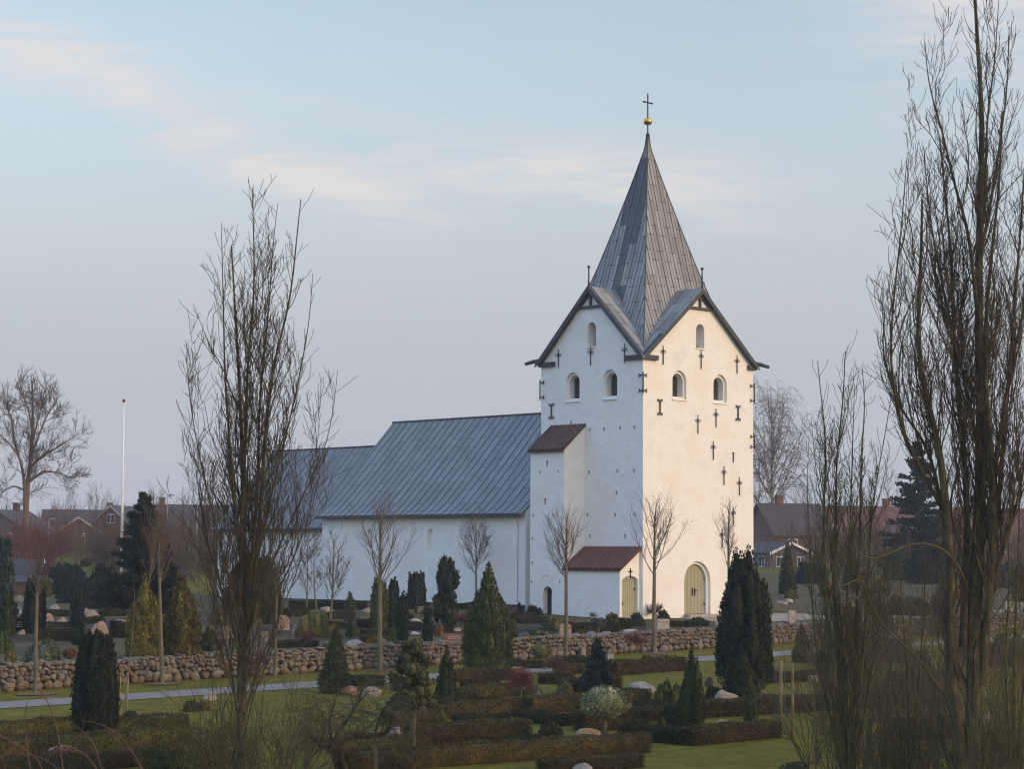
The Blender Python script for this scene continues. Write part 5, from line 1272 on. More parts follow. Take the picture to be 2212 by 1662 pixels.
bare_bush('pinkish bare shrub in the open before the golden cypresses', 'M', 380, 690, 150, 90, 111, twig_r, 50, spread=.9)
bare_bush('olive bare thicket around the foot of the tall poplar', 'D', 470, 1720, 190, 250, 112, twig_o, 19, spread=.35, r=.012, n3=3, n2=6)
bare_bush('olive bare thicket on the other side of the poplar foot', 'D', 590, 1725, 170, 280, 113, twig_o, 19, spread=.35, r=.012, n3=3, n2=6)
bare_bush('brown twiggy thicket below the cone conifer', 'D', 640, 1690, 190, 190, 114, twig_b, 22, spread=.6, r=.012, n3=3, n2=6)
bare_bush('grey-brown bare shrub at the lawn edge by the two stakes', 'Q', 40, 1010, 130, 150, 115, twig_b, 40, spread=.5)
bare_bush('tangled bare thicket at the foot of the massive poplar', 'D', 2120, 1740, 260, 330, 116, twig_o, 24, spread=.4, r=.012, n3=3, n2=6)
bare_bush('bare brown thicket at the frame edge beyond the massive poplar', 'D', 2205, 1700, 180, 380, 117, twig_b, 22, spread=.4, r=.012, n3=3, n2=6)
bare_bush('brown bare shrub behind the many-stemmed poplar', 'D', 1930, 1560, 200, 200, 118, twig_b, 44, spread=.6, n2=8)
bare_bush('olive bare shrub rising behind the lawn by the poplar shoots', 'D', 1790, 1520, 150, 230, 119, twig_o, 33, spread=.4, n2=8)
bare_bush('reddish bare shrub near the brick outbuilding', 'L', 250, 230, 230, 330, 120, twig_r, 40, spread=.5, n2=8)
bare_bush('brown bare bush beside the flagpole spruce', 'D', 352, 1300, 90, 210, 121, twig_b, 60, spread=.4, n2=9, r=.014)
bare_bush('dense bare bush in front of the brick house with the white verge', 'D', 237, 1238, 120, 128, 122, twig_b, 90, spread=.7, n2=9, r=.02)
bare_bush('red-brown bare bush next to the ash trunk', 'D', 92, 1230, 70, 130, 123, twig_r, 60, spread=.4, n2=9, r=.02)

bare_bush('olive bare thicket at the lawn edge nearest the stakes', 'D', 1752, 1655, 150, 260, 140, twig_o, 15, spread=.34, r=.011, n2=7, n3=3)
bare_bush('tall olive bare shoots just behind the thicket at the lawn edge', 'D', 1790, 1590, 150, 300, 141, twig_o, 15, spread=.34, r=.011, n2=7, n3=3)
bare_bush('brown bare thicket at the foot of the smaller poplar', 'D', 1868, 1640, 170, 330, 142, twig_b, 15, spread=.34, r=.011, n2=7, n3=3)
bare_bush('olive bare bush between the smaller poplar and the thicket stems', 'D', 1905, 1560, 170, 330, 143, twig_o, 15, spread=.34, r=.011, n2=7, n3=3)
bare_bush('brown bare bush under the bent pale branch', 'D', 1975, 1600, 170, 320, 144, twig_b, 15, spread=.34, r=.011, n2=7, n3=3)
bare_bush('olive bare thicket leaning on the darkest massive trunk', 'D', 2030, 1640, 170, 380, 145, twig_o, 15, spread=.34, r=.011, n2=7, n3=3)
bare_bush('brown bare bush behind the darkest massive trunk', 'D', 2045, 1520, 170, 320, 146, twig_b, 15, spread=.34, r=.011, n2=7, n3=3)
bare_bush('tall olive thicket between the massive trunks and the frame edge', 'D', 2150, 1600, 190, 400, 147, twig_o, 15, spread=.34, r=.011, n2=7, n3=3)
bare_bush('tall brown bare bush at the frame edge behind the olive thicket', 'D', 2190, 1520, 170, 380, 148, twig_b, 15, spread=.34, r=.011, n2=7, n3=3)
bare_bush('fine brown bare bush behind the foot of the smaller poplar', 'D', 1840, 1480, 150, 260, 149, twig_b, 15, spread=.34, r=.011, n2=7, n3=3)
bare_bush('fine olive bare bush at the wall beyond the poplars', 'D', 1960, 1470, 170, 260, 150, twig_o, 15, spread=.34, r=.011, n2=7, n3=3)
bare_bush('fine brown bare bush near the white headstones at the frame edge', 'D', 2120, 1460, 170, 300, 151, twig_b, 15, spread=.34, r=.011, n2=7, n3=3)
# gnarled tree with a drooping crown
def gnarled():
    rng = np.random.default_rng(77); m = lambda pts: [pt('M', x, y) for x, y in pts]
    b = G(*pt('M', 660, 1745)); Y = b[1]
    root = thing('gnarled_tree', 'low gnarled tree with twisted dark limbs and drooping tangle of twigs', 'tree', b)
    lines = [([(660, 1745), (625, 1640), (590, 1545), (600, 1480), (680, 1425), (760, 1400), (900, 1412), (990, 1395), (1035, 1345), (1030, 1270)], .13, .4), ([(690, 1700), (640, 1590), (640, 1500), (570, 1490), (480, 1490), (410, 1400), (330, 1300)], .10, -.6),
             ([(600, 1480), (620, 1380), (700, 1280), (760, 1180), (800, 1120)], .07, .8), ([(590, 1500), (560, 1380), (560, 1260), (600, 1150)], .04, -.8), ([(900, 1412), (930, 1300), (980, 1180), (1100, 1110)], .035, .4), ([(480, 1490), (520, 1350), (500, 1220)], .035, -.3)]
    TP, TR = [], []
    for i, (ln, r, dz) in enumerate(lines):
        q = m(ln); P = smooth_line([at_depth(x, y, Y + dz * k / len(q)) - b for k, (x, y) in enumerate(q)], 22)
        if i < 2: P[0] = (0, 0, -.1)
        TP.append(P); TR.append(r * (1 - .65 * np.linspace(0, 1, 22)))
    TP = np.array(TP); TR = np.array(TR)
    _, t, pos, d, r = spawn(TP, TR, np.array([20, 18, 22, 20, 16, 14]), .4, 1., rad(60), rng)
    d[:, 2] = np.abs(d[:, 2]) * .7 + .25; l = .7 + .9 * rng.random(len(t))
    P1 = grow(pos, d, l, 10, .16, .12, rng, np.array([0, 0, -1.])); R1 = taper(np.minimum(r * .5, .014), 11, .3)
    _, t, pos, d, r = spawn(P1, R1, np.full(len(P1), 6), .15, 1, rad(45), rng)
    l = .25 + .5 * rng.random(len(t)); P2 = grow(pos, d, l, 6, .10, .16, rng, np.array([0, 0, -1.])); R2 = np.maximum(taper(r * .6, 7, .4), .004)
    _, t, pos, d, r = spawn(P2, R2, np.full(len(P2), 3), .15, 1, rad(45), rng)
    l = .1 + .25 * rng.random(len(t)); P3 = grow(pos, d, l, 3, .05, .16, rng, np.array([0, 0, -1.])); R3 = np.maximum(taper(r * .6, 4, .5), .0032)
    bare_tree(root, [(TP, TR)], [(P1, R1), (P2, R2), (P3, R3)], mat('black_bark', (.018, .016, .012), (.045, .045, .022), scale=6, rough=.95, bump=.5), twig_o, 8)
gnarled()
def rose():
    Y = 31.; r_ = ray(330, 1662); b = np.array([r_[0] * Y, Y, float(ground(r_[0] * Y, Y))])
    root = thing('wild_rose_bush', 'long arching leafless rose stems bending over at the lower corner', 'shrub', b)
    L_ = [[(560, 2300), (500, 1800), (440, 1380), (380, 1170), (310, 1030), (150, 1030), (0, 1052)], [(1150, 2300), (1090, 1662), (980, 1480), (860, 1360), (700, 1292), (570, 1300)], [(860, 2300), (800, 1750), (725, 1475), (650, 1390), (565, 1325)],
          [(900, 2300), (750, 1662), (620, 1520), (520, 1475), (440, 1490), (375, 1570)], [(600, 2300), (460, 1662), (330, 1580), (180, 1535), (-60, 1570)], [(400, 2300), (330, 1640), (240, 1540), (120, 1470), (-40, 1380)], [(300, 2300), (230, 1662), (195, 1400), (180, 1220), (210, 1150)], [(100, 2300), (50, 1662), (0, 1540)]]
    pl = []
    for i, l in enumerate(L_):
        q = [pt('L', x, y) for x, y in l]; P = [at_depth(x, y, Y + (i % 3 - 1) * .3) - b for x, y in q]
        P = [np.array([P[0][0] * .3, 0, -.1])] + P
        pl.append((smooth_line(P, 34)[None], (.016 * (1 - .6 * np.linspace(0, 1, 34)))[None]))
        rng = np.random.default_rng(3); TP = np.concatenate([p for p, _ in pl]); TR = np.concatenate([r for _, r in pl])
    _, t, pos, d, r = spawn(TP, TR, np.full(len(TP), 6), .5, .98, rad(45), rng); l = .08 + .2 * rng.random(len(t)); P1 = grow(pos, d, l, 4, .1, .1, rng); R1 = np.maximum(taper(r * .5, 5, .5), .003)
    v, q = tubes_mesh(pl + [(P1, R1)], 6); link('stems', fast_mesh('stems', v, q), twig_l, root, None, True)
rose()
#PART5
# ------------------------------------------------------------------ clipped hedges round the grave plots
H = hedge; HG = 'clipped hedges of the grave plots'
H('long brown clipped hedge behind the blue spruce beside the lawn strip', ('R', 800, 952), ('R', 1330, 912), 92, seed=1)
H('short brown hedge just behind the mauve weeping shrub and spruce', ('R', 400, 945), ('R', 600, 930), 62, seed=2)
H('brown hedge whose cut end shows beside the blue spruce', ('R', 420, 1082), ('R', 838, 1062), 88, seed=3)
H('brown hedge in front of the low bushes, touching the variegated globe', ('R', 150, 1242), ('R', 525, 1226), 112, seed=4)
H('brown hedge piece below the wine red weeping shrub', ('M', 1450, 1292), ('R', 125, 1228), 90, seed=5)
H('short lit hedge piece between the two biggest lawn boulders', ('R', 850, 1168), ('R', 1058, 1156), 82, seed=6)
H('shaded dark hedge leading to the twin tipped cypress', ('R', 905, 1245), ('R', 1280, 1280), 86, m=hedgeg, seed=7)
H('brown hedge running behind the small boulder towards the stakes', ('R', 1475, 1278), ('Q', 435, 1222), 108, seed=8)
H('brown hedge with a square cut end behind the variegated globe stem', ('R', 560, 1385), ('R', 1150, 1345), 128, seed=9)
H('shaded hedge side leading back from the lawn corner', ('R', 800, 1440), ('R', 1383, 1492), 102, m=hedgeg, seed=10)  # shadow side of the lawn hedge, its shade put into the darker leaf
H('brown lit hedge along the lawn ending at the tall stake', ('R', 1385, 1492), ('Q', 112, 1426), 112, seed=11)
H('longest brown hedge along the lawn below the square brown headstone', ('M', 700, 1700), ('R', 1065, 1540), 135, th=.5, seed=12)
H('lowest brown hedge piece at the bottom edge of the lawn', ('R', 250, 1705), ('R', 1005, 1655), 88, th=.5, seed=13)
H('dark low hedge behind the purplish shrub', ('R', -20, 1300), ('R', 380, 1340), 72, m=hedgeg, seed=14)  # shaded hedge side and top, drawn with the darker leaf colour
H('brown hedge with cut end beside the purplish shrub', ('M', 1205, 1502), ('R', 147, 1438), 132, seed=15)
H('dark topped hedge before the grass gap near the pale boulder', ('M', 1640, 1515), ('R', 240, 1500), 70, m=hedgeg, seed=16)
H('brown hedge behind the wine red weeping shrub', ('M', 1545, 1138), ('R', 80, 1108), 78, seed=17)
H('brown hedge running from the bright green thuja towards the red shrubs', ('M', 1520, 1003), ('R', 20, 985), 76, seed=18)
H('dark hedge strip below the bright green thuja', ('M', 1590, 1052), ('M', 1860, 1046), 40, m=hedgeg, seed=19)  # shadow side of the brown hedge, painted as a strip of darker leaf
H('dark hedge strip next to the olive cypress', ('M', 1575, 1195), ('M', 1910, 1172), 46, m=hedgeg, seed=20)  # hedge top in shade, the darkness is in the leaf colour
H('dark uneven hedge beside the golden cone conifer', ('M', 1560, 1345), ('M', 1945, 1330), 72, m=hedgeg, seed=21)
H('long brown hedge behind the columnar yew along the lawn', ('L', -60, 1442), ('L', 1440, 1382), 112, seed=22)
H('long brown hedge in front of the columnar yew', ('L', -60, 1602), ('L', 1500, 1486), 130, seed=23)
H('brown hedge lowest of all behind the arching rose stems', ('L', -60, 1730), ('L', 1200, 1640), 112, seed=24)
H('brown hedge behind the pale boulder under the gnarled tree', ('M', 640, 1565), ('M', 1190, 1518), 95, seed=25)
H('brown hedge crossing behind the bare stem of the grafted pine', ('M', 1050, 1335), ('M', 1430, 1308), 95, seed=26)
H('dark hedge among the shoots at the massive poplar foot', ('Q', 990, 1455), ('Q', 1490, 1435), 135, m=hedgeg, seed=27)
H('dark low hedge beyond the two tall stakes', ('Q', 60, 1005), ('Q', 470, 992), 62, m=hedgeg, seed=28)
H('brown hedge behind the poplar thicket below the white stone', ('Q', 980, 1085), ('Q', 1500, 1065), 130, seed=29)
H('brown hedge farther back on the lawn behind the poplar shoots', ('Q', 460, 1215), ('Q', 1420, 1180), 92, seed=30)
H('dark low hedge among the boulders before the narrow yew', ('L', 290, 692), ('L', 595, 690), 76, m=hedgeg, seed=31)
H('thin dark hedge in front of the tan boulder', ('L', 345, 588), ('L', 535, 586), 28, m=hedgeg, seed=32)
H('dark hedge between the pink dome stone and the golden cypress', ('L', 880, 668), ('L', 965, 666), 108, m=hedgeg, seed=33)
H('low brown hedge on the wall top beside the lime before the nave', ('M', 835, 706), ('M', 1030, 702), 48, seed=34)
H('low dark hedge one row behind the wall near the lime and yews', ('M', 830, 655), ('M', 1040, 652), 38, m=hedgeg, seed=35)
H('low dark hedge farther back at the feet of the yews', ('M', 805, 592), ('M', 1050, 588), 58, m=hedgeg, seed=36)
H('low brown hedge between the shorter yew and the narrow cypress', ('M', 1160, 612), ('M', 1265, 608), 50, m=hedgeg, seed=37)
H('low dark hedge in front of the annexe wall', ('R', 440, 628), ('R', 810, 620), 55, m=hedgeg, seed=38)
H('dark hedge block between the golden column and the annexe door', ('R', 812, 606), ('R', 905, 602), 72, m=hedgeg, seed=39)
H('dark low hedge along the gravel before the tower door', ('R', 1195, 585), ('R', 1500, 578), 36, m=hedgeg, seed=40)
H('long dark hedge at the foot of the nave wall', ('M', 255, 445), ('M', 840, 452), 52, m=hedgeg, seed=41)
H('low dark hedge at the foot of the nave near the shaggy pine', ('M', 1500, 448), ('R', 100, 455), 40, m=hedgeg, seed=42)
H('dark hedge in front of the slab beside the narrow cypress', ('M', 1380, 625), ('M', 1510, 622), 40, m=hedgeg, seed=43)
H('dark low hedge behind the wall before the turret door', ('R', 60, 560), ('R', 330, 556), 40, m=hedgeg, seed=44)
H('brown hedge on the wall top under the yellow-green bush', ('M', 160, 745), ('M', 480, 735), 40, m=hedgeg, seed=45)
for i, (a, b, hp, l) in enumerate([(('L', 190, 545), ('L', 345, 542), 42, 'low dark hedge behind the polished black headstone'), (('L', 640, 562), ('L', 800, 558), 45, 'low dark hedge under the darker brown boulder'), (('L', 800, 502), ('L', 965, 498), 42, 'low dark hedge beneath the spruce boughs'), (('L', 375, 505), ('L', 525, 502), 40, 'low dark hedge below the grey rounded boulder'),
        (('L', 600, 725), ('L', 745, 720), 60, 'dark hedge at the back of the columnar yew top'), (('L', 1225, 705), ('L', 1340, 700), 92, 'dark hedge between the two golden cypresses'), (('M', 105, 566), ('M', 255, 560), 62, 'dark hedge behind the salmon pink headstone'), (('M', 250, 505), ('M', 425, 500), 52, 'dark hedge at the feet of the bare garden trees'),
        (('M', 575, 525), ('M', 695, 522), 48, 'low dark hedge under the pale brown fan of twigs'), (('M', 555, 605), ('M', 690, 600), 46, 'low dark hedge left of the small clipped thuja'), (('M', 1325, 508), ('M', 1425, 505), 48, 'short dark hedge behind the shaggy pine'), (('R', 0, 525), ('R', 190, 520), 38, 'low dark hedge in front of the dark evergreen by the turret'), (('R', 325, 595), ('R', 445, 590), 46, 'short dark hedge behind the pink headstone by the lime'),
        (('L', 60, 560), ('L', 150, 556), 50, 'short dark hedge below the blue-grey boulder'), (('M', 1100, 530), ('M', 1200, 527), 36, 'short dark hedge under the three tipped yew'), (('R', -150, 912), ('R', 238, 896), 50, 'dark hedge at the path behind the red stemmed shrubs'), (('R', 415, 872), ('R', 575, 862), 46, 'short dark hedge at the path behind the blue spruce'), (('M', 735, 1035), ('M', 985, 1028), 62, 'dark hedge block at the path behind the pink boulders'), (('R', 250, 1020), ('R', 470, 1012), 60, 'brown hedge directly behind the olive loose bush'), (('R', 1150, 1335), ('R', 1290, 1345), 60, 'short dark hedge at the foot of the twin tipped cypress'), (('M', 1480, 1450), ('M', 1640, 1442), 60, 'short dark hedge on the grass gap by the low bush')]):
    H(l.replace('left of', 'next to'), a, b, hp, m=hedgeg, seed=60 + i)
for i, (a, b, w, d) in enumerate(((('R', 640, 1290), 0, 2.6, 1.1), (('R', 1120, 1430), 0, 2.2, .8), (('R', 700, 1150), 0, 2.2, 1.), (('M', 1500, 1240), 0, 2.4, .9), (('M', 1500, 1420), 0, 2.2, .9), (('L', 900, 1440), 0, 3.5, .8), (('M', 1750, 1090), 0, 2.4, .9), (('R', 650, 1450), 0, 1.6, .5), (('M', 900, 640), 0, 5, 1.6), (('R', 620, 600), 0, 5, 1.6), (('L', 450, 640), 0, 6, 3.), (('M', 500, 600), 0, 5, 2.6), (('M', 1350, 560), 0, 5, 2.4), (('R', 150, 600), 0, 4, 2), (('L', 800, 560), 0, 6, 3.5))):
    disc('planting_bed', soil, G(*pt(*a)), w, d, .035, seed=i + 30)

# ------------------------------------------------------------------ gravestones and boulders
B = boulder
B('rounded grey boulder with a pale top on the lawn behind the globe tree', 'R', 975, 1085, 240, 95, greyst, 1)
B('big pinkish boulder with a humped top beside the small cypress', 'R', 1622, 1180, 215, 122, pinkst, 2)
B('small grey boulder with a cut face behind the lawn hedge', 'R', 1600, 1352, 172, 88, tanst, 3, flat=True)
slab('square brown headstone with humped top behind the longest hedge', 'R', 572, 1460, 188, 104, tanst, 4, 'hump', th=.3)
B('white lichen topped stone at the bottom edge of the picture', 'R', 520, 1690, 185, 72, greyst, 5)
B('long low pale boulder in front of the gnarled tree', 'M', 975, 1606, 275, 90, greyst, 6)
B('grey-white boulder behind the twisted limb', 'M', 1055, 1405, 185, 62, greyst, 7)
B('flat pinkish boulder under the cone conifer', 'M', 712, 1098, 170, 72, redst, 8)
B('larger pink boulder beside the bushy grafted pine', 'M', 878, 1112, 175, 78, pinkst, 9)
B('white grained boulder behind the hedge near the poplar', 'L', 1352, 1368, 175, 84, greyst, 10)
B('pale topped boulder at the path edge behind the poplar stems', 'L', 1590, 1140, 120, 68, greyst, 11)
slab('large dark red domed headstone behind the arching rose stems', 'L', 478, 1630, 240, 140, redst, 12, 'arch', th=.25)
B('large pink domed boulder above the columnar yew', 'L', 745, 640, 170, 120, pinkst, 13, flat=True)
B('tan boulder beside the tall pinkish one, lit by the sun', 'L', 472, 562, 120, 64, tanst, 14)
B('tall pinkish boulder next to the tan one', 'L', 372, 568, 92, 96, pinkst, 15, flat=True)
B('grey rounded boulder behind the tall pinkish one', 'L', 415, 452, 86, 46, greyst, 16)
B('pink boulder near the dark cone yew at the back', 'L', 148, 392, 84, 56, pinkst, 17)
B('blue-grey boulder near the shaggy conifers', 'L', 135, 478, 62, 64, greyst, 18)
B('pale pink boulder beside the narrow yew column', 'L', 662, 495, 62, 66, pinkst, 19)
B('darker brown boulder touching the pale pink one', 'L', 718, 520, 135, 74, tanst, 20)
B('flat pink slab stone next to the golden cypress', 'L', 912, 560, 110, 38, pinkst, 21)
slab('polished black headstone with white lettering behind the lime trunk', 'L', 130, 615, 118, 100, blackst, 22, 'arch', text=3, lm=letter)
B('small pink block stone at the foot of the black headstone', 'L', 160, 642, 72, 42, pinkst, 23, flat=True)
B('small bluish stone behind the narrow yew', 'L', 665, 408, 32, 40, greyst, 24)
slab('broad pale grey headstone standing on the wall top by the lime', 'L', 1310, 845, 140, 104, palest, 25, 'rect', th=.2, text=0)
slab('pink square headstone beside the poplar trunk', 'L', 1738, 668, 88, 96, pinkst, 26, 'rect')
slab('salmon pink rounded headstone behind the poplar', 'M', 202, 610, 98, 120, pinkst, 27, 'arch')
B('white and dark stone close to the salmon headstone', 'M', 298, 655, 66, 98, greyst, 28, flat=True)
B('pink-grey boulder at the foot of the forked bare tree', 'M', 532, 478, 130, 58, pinkst, 29)
B('mossy boulder beside the bright shouldered yew', 'M', 852, 480, 118, 66, mossst, 30)
slab('dark headstone with white lettering in front of the three tipped yew', 'M', 1248, 480, 84, 72, blackst, 31, 'rect', text=4, lm=letter)
B('flat pale stone between the yews and the narrow cypress', 'M', 1215, 548, 104, 34, palest, 32)
B('flat pale slab lying next to the wall near the narrow cypress', 'M', 1208, 640, 100, 28, palest, 33)
slab('low pale slab beneath the deep red weeping shrub', 'M', 1500, 616, 112, 28, palest, 34, 'rect', th=.3)
slab('dark red oval headstone with two lines of white lettering on the wall', 'M', 1505, 706, 168, 76, redst, 35, 'arch', text=2, lm=letter)
B('grey wedge shaped stone leaning on the wall top', 'M', 755, 735, 158, 68, greyst, 36)
B('small pale stone by the dark hedge at the bright thuja', 'M', 1935, 492, 62, 36, palest, 37)
slab('pink headstone with softly cut corners beside the lime trunk', 'R', 398, 648, 108, 92, pinkst, 38, 'taper', text=1)
slab('pale square headstone with an engraved line next to the ball bushes', 'R', 1142, 605, 104, 86, palest, 39, 'rect', text=1)
B('pale rounded boulder resting behind the wall top', 'R', 895, 622, 134, 36, palest, 40)
B('flat brown boulder on the verge beside the dark bush', 'R', 1108, 848, 152, 50, tanst, 41)
slab('small upright grey marker beside the blue spruce top', 'R', 741, 868, 50, 82, greyst, 42, 'rect')
slab('small pinkish upright marker at the foot of the wall', 'R', 536, 806, 42, 68, pinkst, 43, 'taper')
B('pale stone peeking out beside the huge dark cypress', 'R', 1545, 578, 34, 46, greyst, 44)
slab('red lettered slab in front of the bright green thuja', 'M', 1960, 918, 130, 34, redst, 45, 'rect', th=.35, text=1)
slab('white flat stone on the grass beyond the stakes', 'Q', 340, 992, 104, 46, palest, 46, 'rect', th=.5)
B('white boulder seen through the massive poplar stems', 'Q', 1330, 1046, 165, 66, palest, 47)
B('small round white stone on the grass by the stakes', 'Q', 235, 1122, 34, 36, palest, 48)
B('flat pale stone along the gravel walk beyond the huge cypress', 'Q', 108, 410, 112, 32, greyst, 49)
B('round pale stone next to the flat one by the gravel walk', 'Q', 165, 392, 62, 38, palest, 50)
slab('tall pale headstone among the poplar stems', 'Q', 660, 440, 64, 112, palest, 51, 'rect')
slab('white headstone at the frame edge behind the poplar', 'Q', 1842, 462, 78, 74, palest, 52, 'rect')
slab('second white headstone farthest to the frame edge', 'Q', 1950, 466, 50, 70, palest, 53, 'rect')
B('pinkish headstone boulder behind the many-stemmed poplar', 'Q', 1120, 450, 70, 74, pinkst, 54)
B('small white stone in the thicket near the wall', 'Q', 960, 700, 90, 70, greyst, 55)
B('white stone between the massive trunk and the frame edge', 'Q', 1500, 470, 40, 48, palest, 56)
slab('low white stone near the thicket bottom', 'Q', 1670, 1290, 52, 60, palest, 57, 'rect')
slab('low wall-like pale kerb stone behind the wall', 'Q', 185, 550, 60, 95, palest, 58, 'rect')
B('grey boulder in the shadow of the olive yew', 'Q', 490, 560, 80, 60, greyst, 59)
slab('small white statue-like marker among dark evergreens', 'L', 436, 285, 26, 66, palest, 60, 'point')
B('dark grey boulder behind the long hedge row near the cone conifer', 'M', 90, 700, 80, 46, greyst, 61)
B('tan boulder low at the wall near the salmon headstone', 'M', 60, 660, 70, 50, tanst, 62)

# ------------------------------------------------------------------ bench, flagpole, lamp posts
def bench():
    b = CH(-.75, 7.9, 0); b[2] = float(ground(b[0], b[1]))
    r = thing('park_bench', 'dark slatted wooden bench against the tower wall beside the door', 'bench', b, rz=ANG)
    m = MB()
    for y in (-.3, -.16, -.02): m.box((-1.0, y, .44), (1.0, y + .12, .48))
    m.build('seat', dwood, r)
    m = MB()
    for z in (.56, .70, .84): m.prism([(-1.0, .16 + (z - .5) * .2, z), (-1.0, .2 + (z - .5) * .2, z), (-1.0, .225 + (z - .5) * .2, z + .11), (-1.0, .185 + (z - .5) * .2, z + .11)], (2.0, 0, 0))
    m.build('backrest', dwood, r)
    for x in (-.85, .85):
        m = MB(); m.box((x - .04, -.28, 0), (x + .04, -.2, .435)); m.box((x - .04, .12, 0), (x + .04, .2, .435)); m.box((x - .039, -.28, .38), (x + .039, .2, .436)); m.prism([(x - .038, .2, .43), (x - .038, .25, .43), (x - .038, .33, .97), (x - .038, .29, .97)], (.076, 0, 0)); m.build('leg', iron, r)
bench()
def flagpole():
    b = G(261, 1290); Y = b[1]; top = at_depth(267.5, 864, Y) - b
    r = thing('flagpole', 'tall white flagpole without a flag behind the spruce', 'flagpole', b)
    m = MB(); m.tube([np.array([0, 0, -.1]), top * .5, top * .985], [.095, .08, .05], 12); m.build('pole', wpaint, r, None, True)
    m = MB(); t = top; m.tube([t * .985, t * .99, t, t * 1.004], [.05, .10, .10, .03], 12); m.build('cap', mat('cap_red', (.16, .07, .05)), r)
    m = MB(); m.tube([top * .1 + np.array([.12, 0, 0]), top * .97 + np.array([.07, 0, 0])], .008, 4); m.build('halyard', wpaint, r)
flagpole()
def lamp(label, x, yb, yt, Y):
    rr = ray(x, yb); b = np.array([rr[0] * Y, Y, float(ground(rr[0] * Y, Y))]); H_ = float(at_depth(x, yt, Y)[2] - b[2])
    r = thing('street_lamp', label, 'street lamp', b)
    m = MB(); m.tube([(0, 0, -.1), (0, 0, H_ * .3), (0, 0, H_)], [.08, .06, .045], 8); m.build('pole', steel, r)
    m = MB(); m.tube([(0, 0, H_), (.25, -.1, H_ + .1), (.75, -.25, H_ + .08)], [.05, .09, .07], 8); m.build('lamp_head', steel, r)
lamp('tall galvanised street lamp between the spruce and the poplar', 424, 1215, 1080, 200); lamp('galvanised street lamp behind the ash trunk', 104, 1190, 1124, 215)
lamp('street lamp on the far road just beyond the spruce', 360, 1200, 1072, 225); lamp('short street lamp in front of the brick house', 172, 1206, 1160, 225)

# ------------------------------------------------------------------ houses of the village
def house(label, px, Y, L_, Dp, eave, ridge, yaw, wm, rm, wf=(), wg=(), chim=None, door=None, verge=None, cat='house', name='house', dy=0., over=.35):
    rr = ray(px, 1206); x = rr[0] * Y; b = np.array([x, Y, float(ground(x, Y)) + dy]); eave *= .88; ridge *= .88
    r = thing(name, label, cat, b, rz=yaw)
    m = MB(); m.prism([(-L_ / 2, -Dp / 2, -.4), (-L_ / 2, Dp / 2, -.4), (-L_ / 2, Dp / 2, eave), (-L_ / 2, 0, ridge - .12), (-L_ / 2, -Dp / 2, eave)], (L_, 0, 0)); w = m.build('wall', wm, r)
    sl = (ridge - eave) / (Dp / 2); m = MB()
    for s in (-1, 1):
        m.prism([(-L_ / 2 - over, 0, ridge + .06), (-L_ / 2 - over, s * (Dp / 2 + over), eave - sl * over + .06), (-L_ / 2 - over, s * (Dp / 2 + over), eave - sl * over - .06), (-L_ / 2 - over, 0, ridge - .10)], (L_ + 2 * over, 0, 0))
    rf = m.build('roof', rm, r)
    if chim is not None:
        m = MB(); m.box((chim - .35, -.3, ridge - .5), (chim + .35, .3, ridge + .8)); m.box((chim - .4, -.35, ridge + .8), (chim + .4, .35, ridge + .92)); m.build('chimney', brick, rf)
    if verge is not None:
        for e in ((-1, 1) if verge == 0 else (verge,)):
            m = MB(); xx = e * (L_ / 2 + over)
            for s in (-1, 1): m.prism([(xx, 0, ridge + .075), (xx, s * (Dp / 2 + over), eave - sl * over + .075), (xx, s * (Dp / 2 + over), eave - sl * over - .17), (xx, 0, ridge - .17)], (e * .05, 0, 0))
            m.build('bargeboard', wpaint if cat == 'garage' or 'white' in name else trim_m, rf)
    def win(fx, w_, h_, dr=False):
        fr = MB(); fr.prism([fx(-w_ / 2, 0, -.06), fx(w_ / 2, 0, -.06), fx(w_ / 2, h_, -.06), fx(-w_ / 2, h_, -.06)], np.array(fx(0, 0, .02)) - np.array(fx(0, 0, -.06)))
        o = fr.build('door' if dr else 'window', wpaint, r)
        g = MB()
        for k in ((-.25, .25) if not dr else (0,)):
            ww = w_ * (.20 if not dr else .34)
            g.prism([fx(k * w_ - ww, h_ * .08, -.075), fx(k * w_ + ww, h_ * .08, -.075), fx(k * w_ + ww, h_ * .92, -.075), fx(k * w_ - ww, h_ * .92, -.075)], np.array(fx(0, 0, -.062)) - np.array(fx(0, 0, -.075)))
        g.build('pane', glass_m, o)
    for (x_, z_, w_, h_) in wf: win(lambda a, c, d, x_=x_, z_=z_: (x_ + a, -Dp / 2 + d, z_ + c), w_, h_, h_ > 1.8)
    for (e, y_, z_, w_, h_) in wg: win(lambda a, c, d, e=e, y_=y_, z_=z_: (e * (L_ / 2 - d), y_ + a, z_ + c), w_, h_, h_ > 1.8)
    return r
house('grey gabled house at the frame edge behind the ash', 25, 240, 9, 7.4, 2.6, 5.2, rad(80), brickg, roofd, wg=[(-1, 0, 3.1, .9, 1.1), (-1, -1.8, .9, 1.1, 1.2), (-1, 1.6, .9, 1.1, 1.2)], chim=1)
house('long brick house with dark roof behind the distant lawn', 190, 262, 10.5, 7, 2.6, 5.6, rad(8), brick, roofd, wf=[(-3.6, .9, 1.3, 1.2), (3.2, .9, 1.3, 1.2)], chim=2.5)
house('brick house wing with white bargeboards facing the distant lawn', 158, 250, 6, 5.6, 2.3, 4.4, rad(-70), brick, roofd, wg=[(1, 0, .6, 1.8, 1.4)], wf=[(-1.5, .8, 1.2, 1.2)], verge=1)
house('brick house with a dark roof just beyond the flagpole', 262, 255, 6, 7, 2.7, 6., rad(75), brick, roofd, wg=[(-1, 0, 3.2, 1.0, 1.1), (-1, -1.5, .9, 1.2, 1.2)], verge=-1)
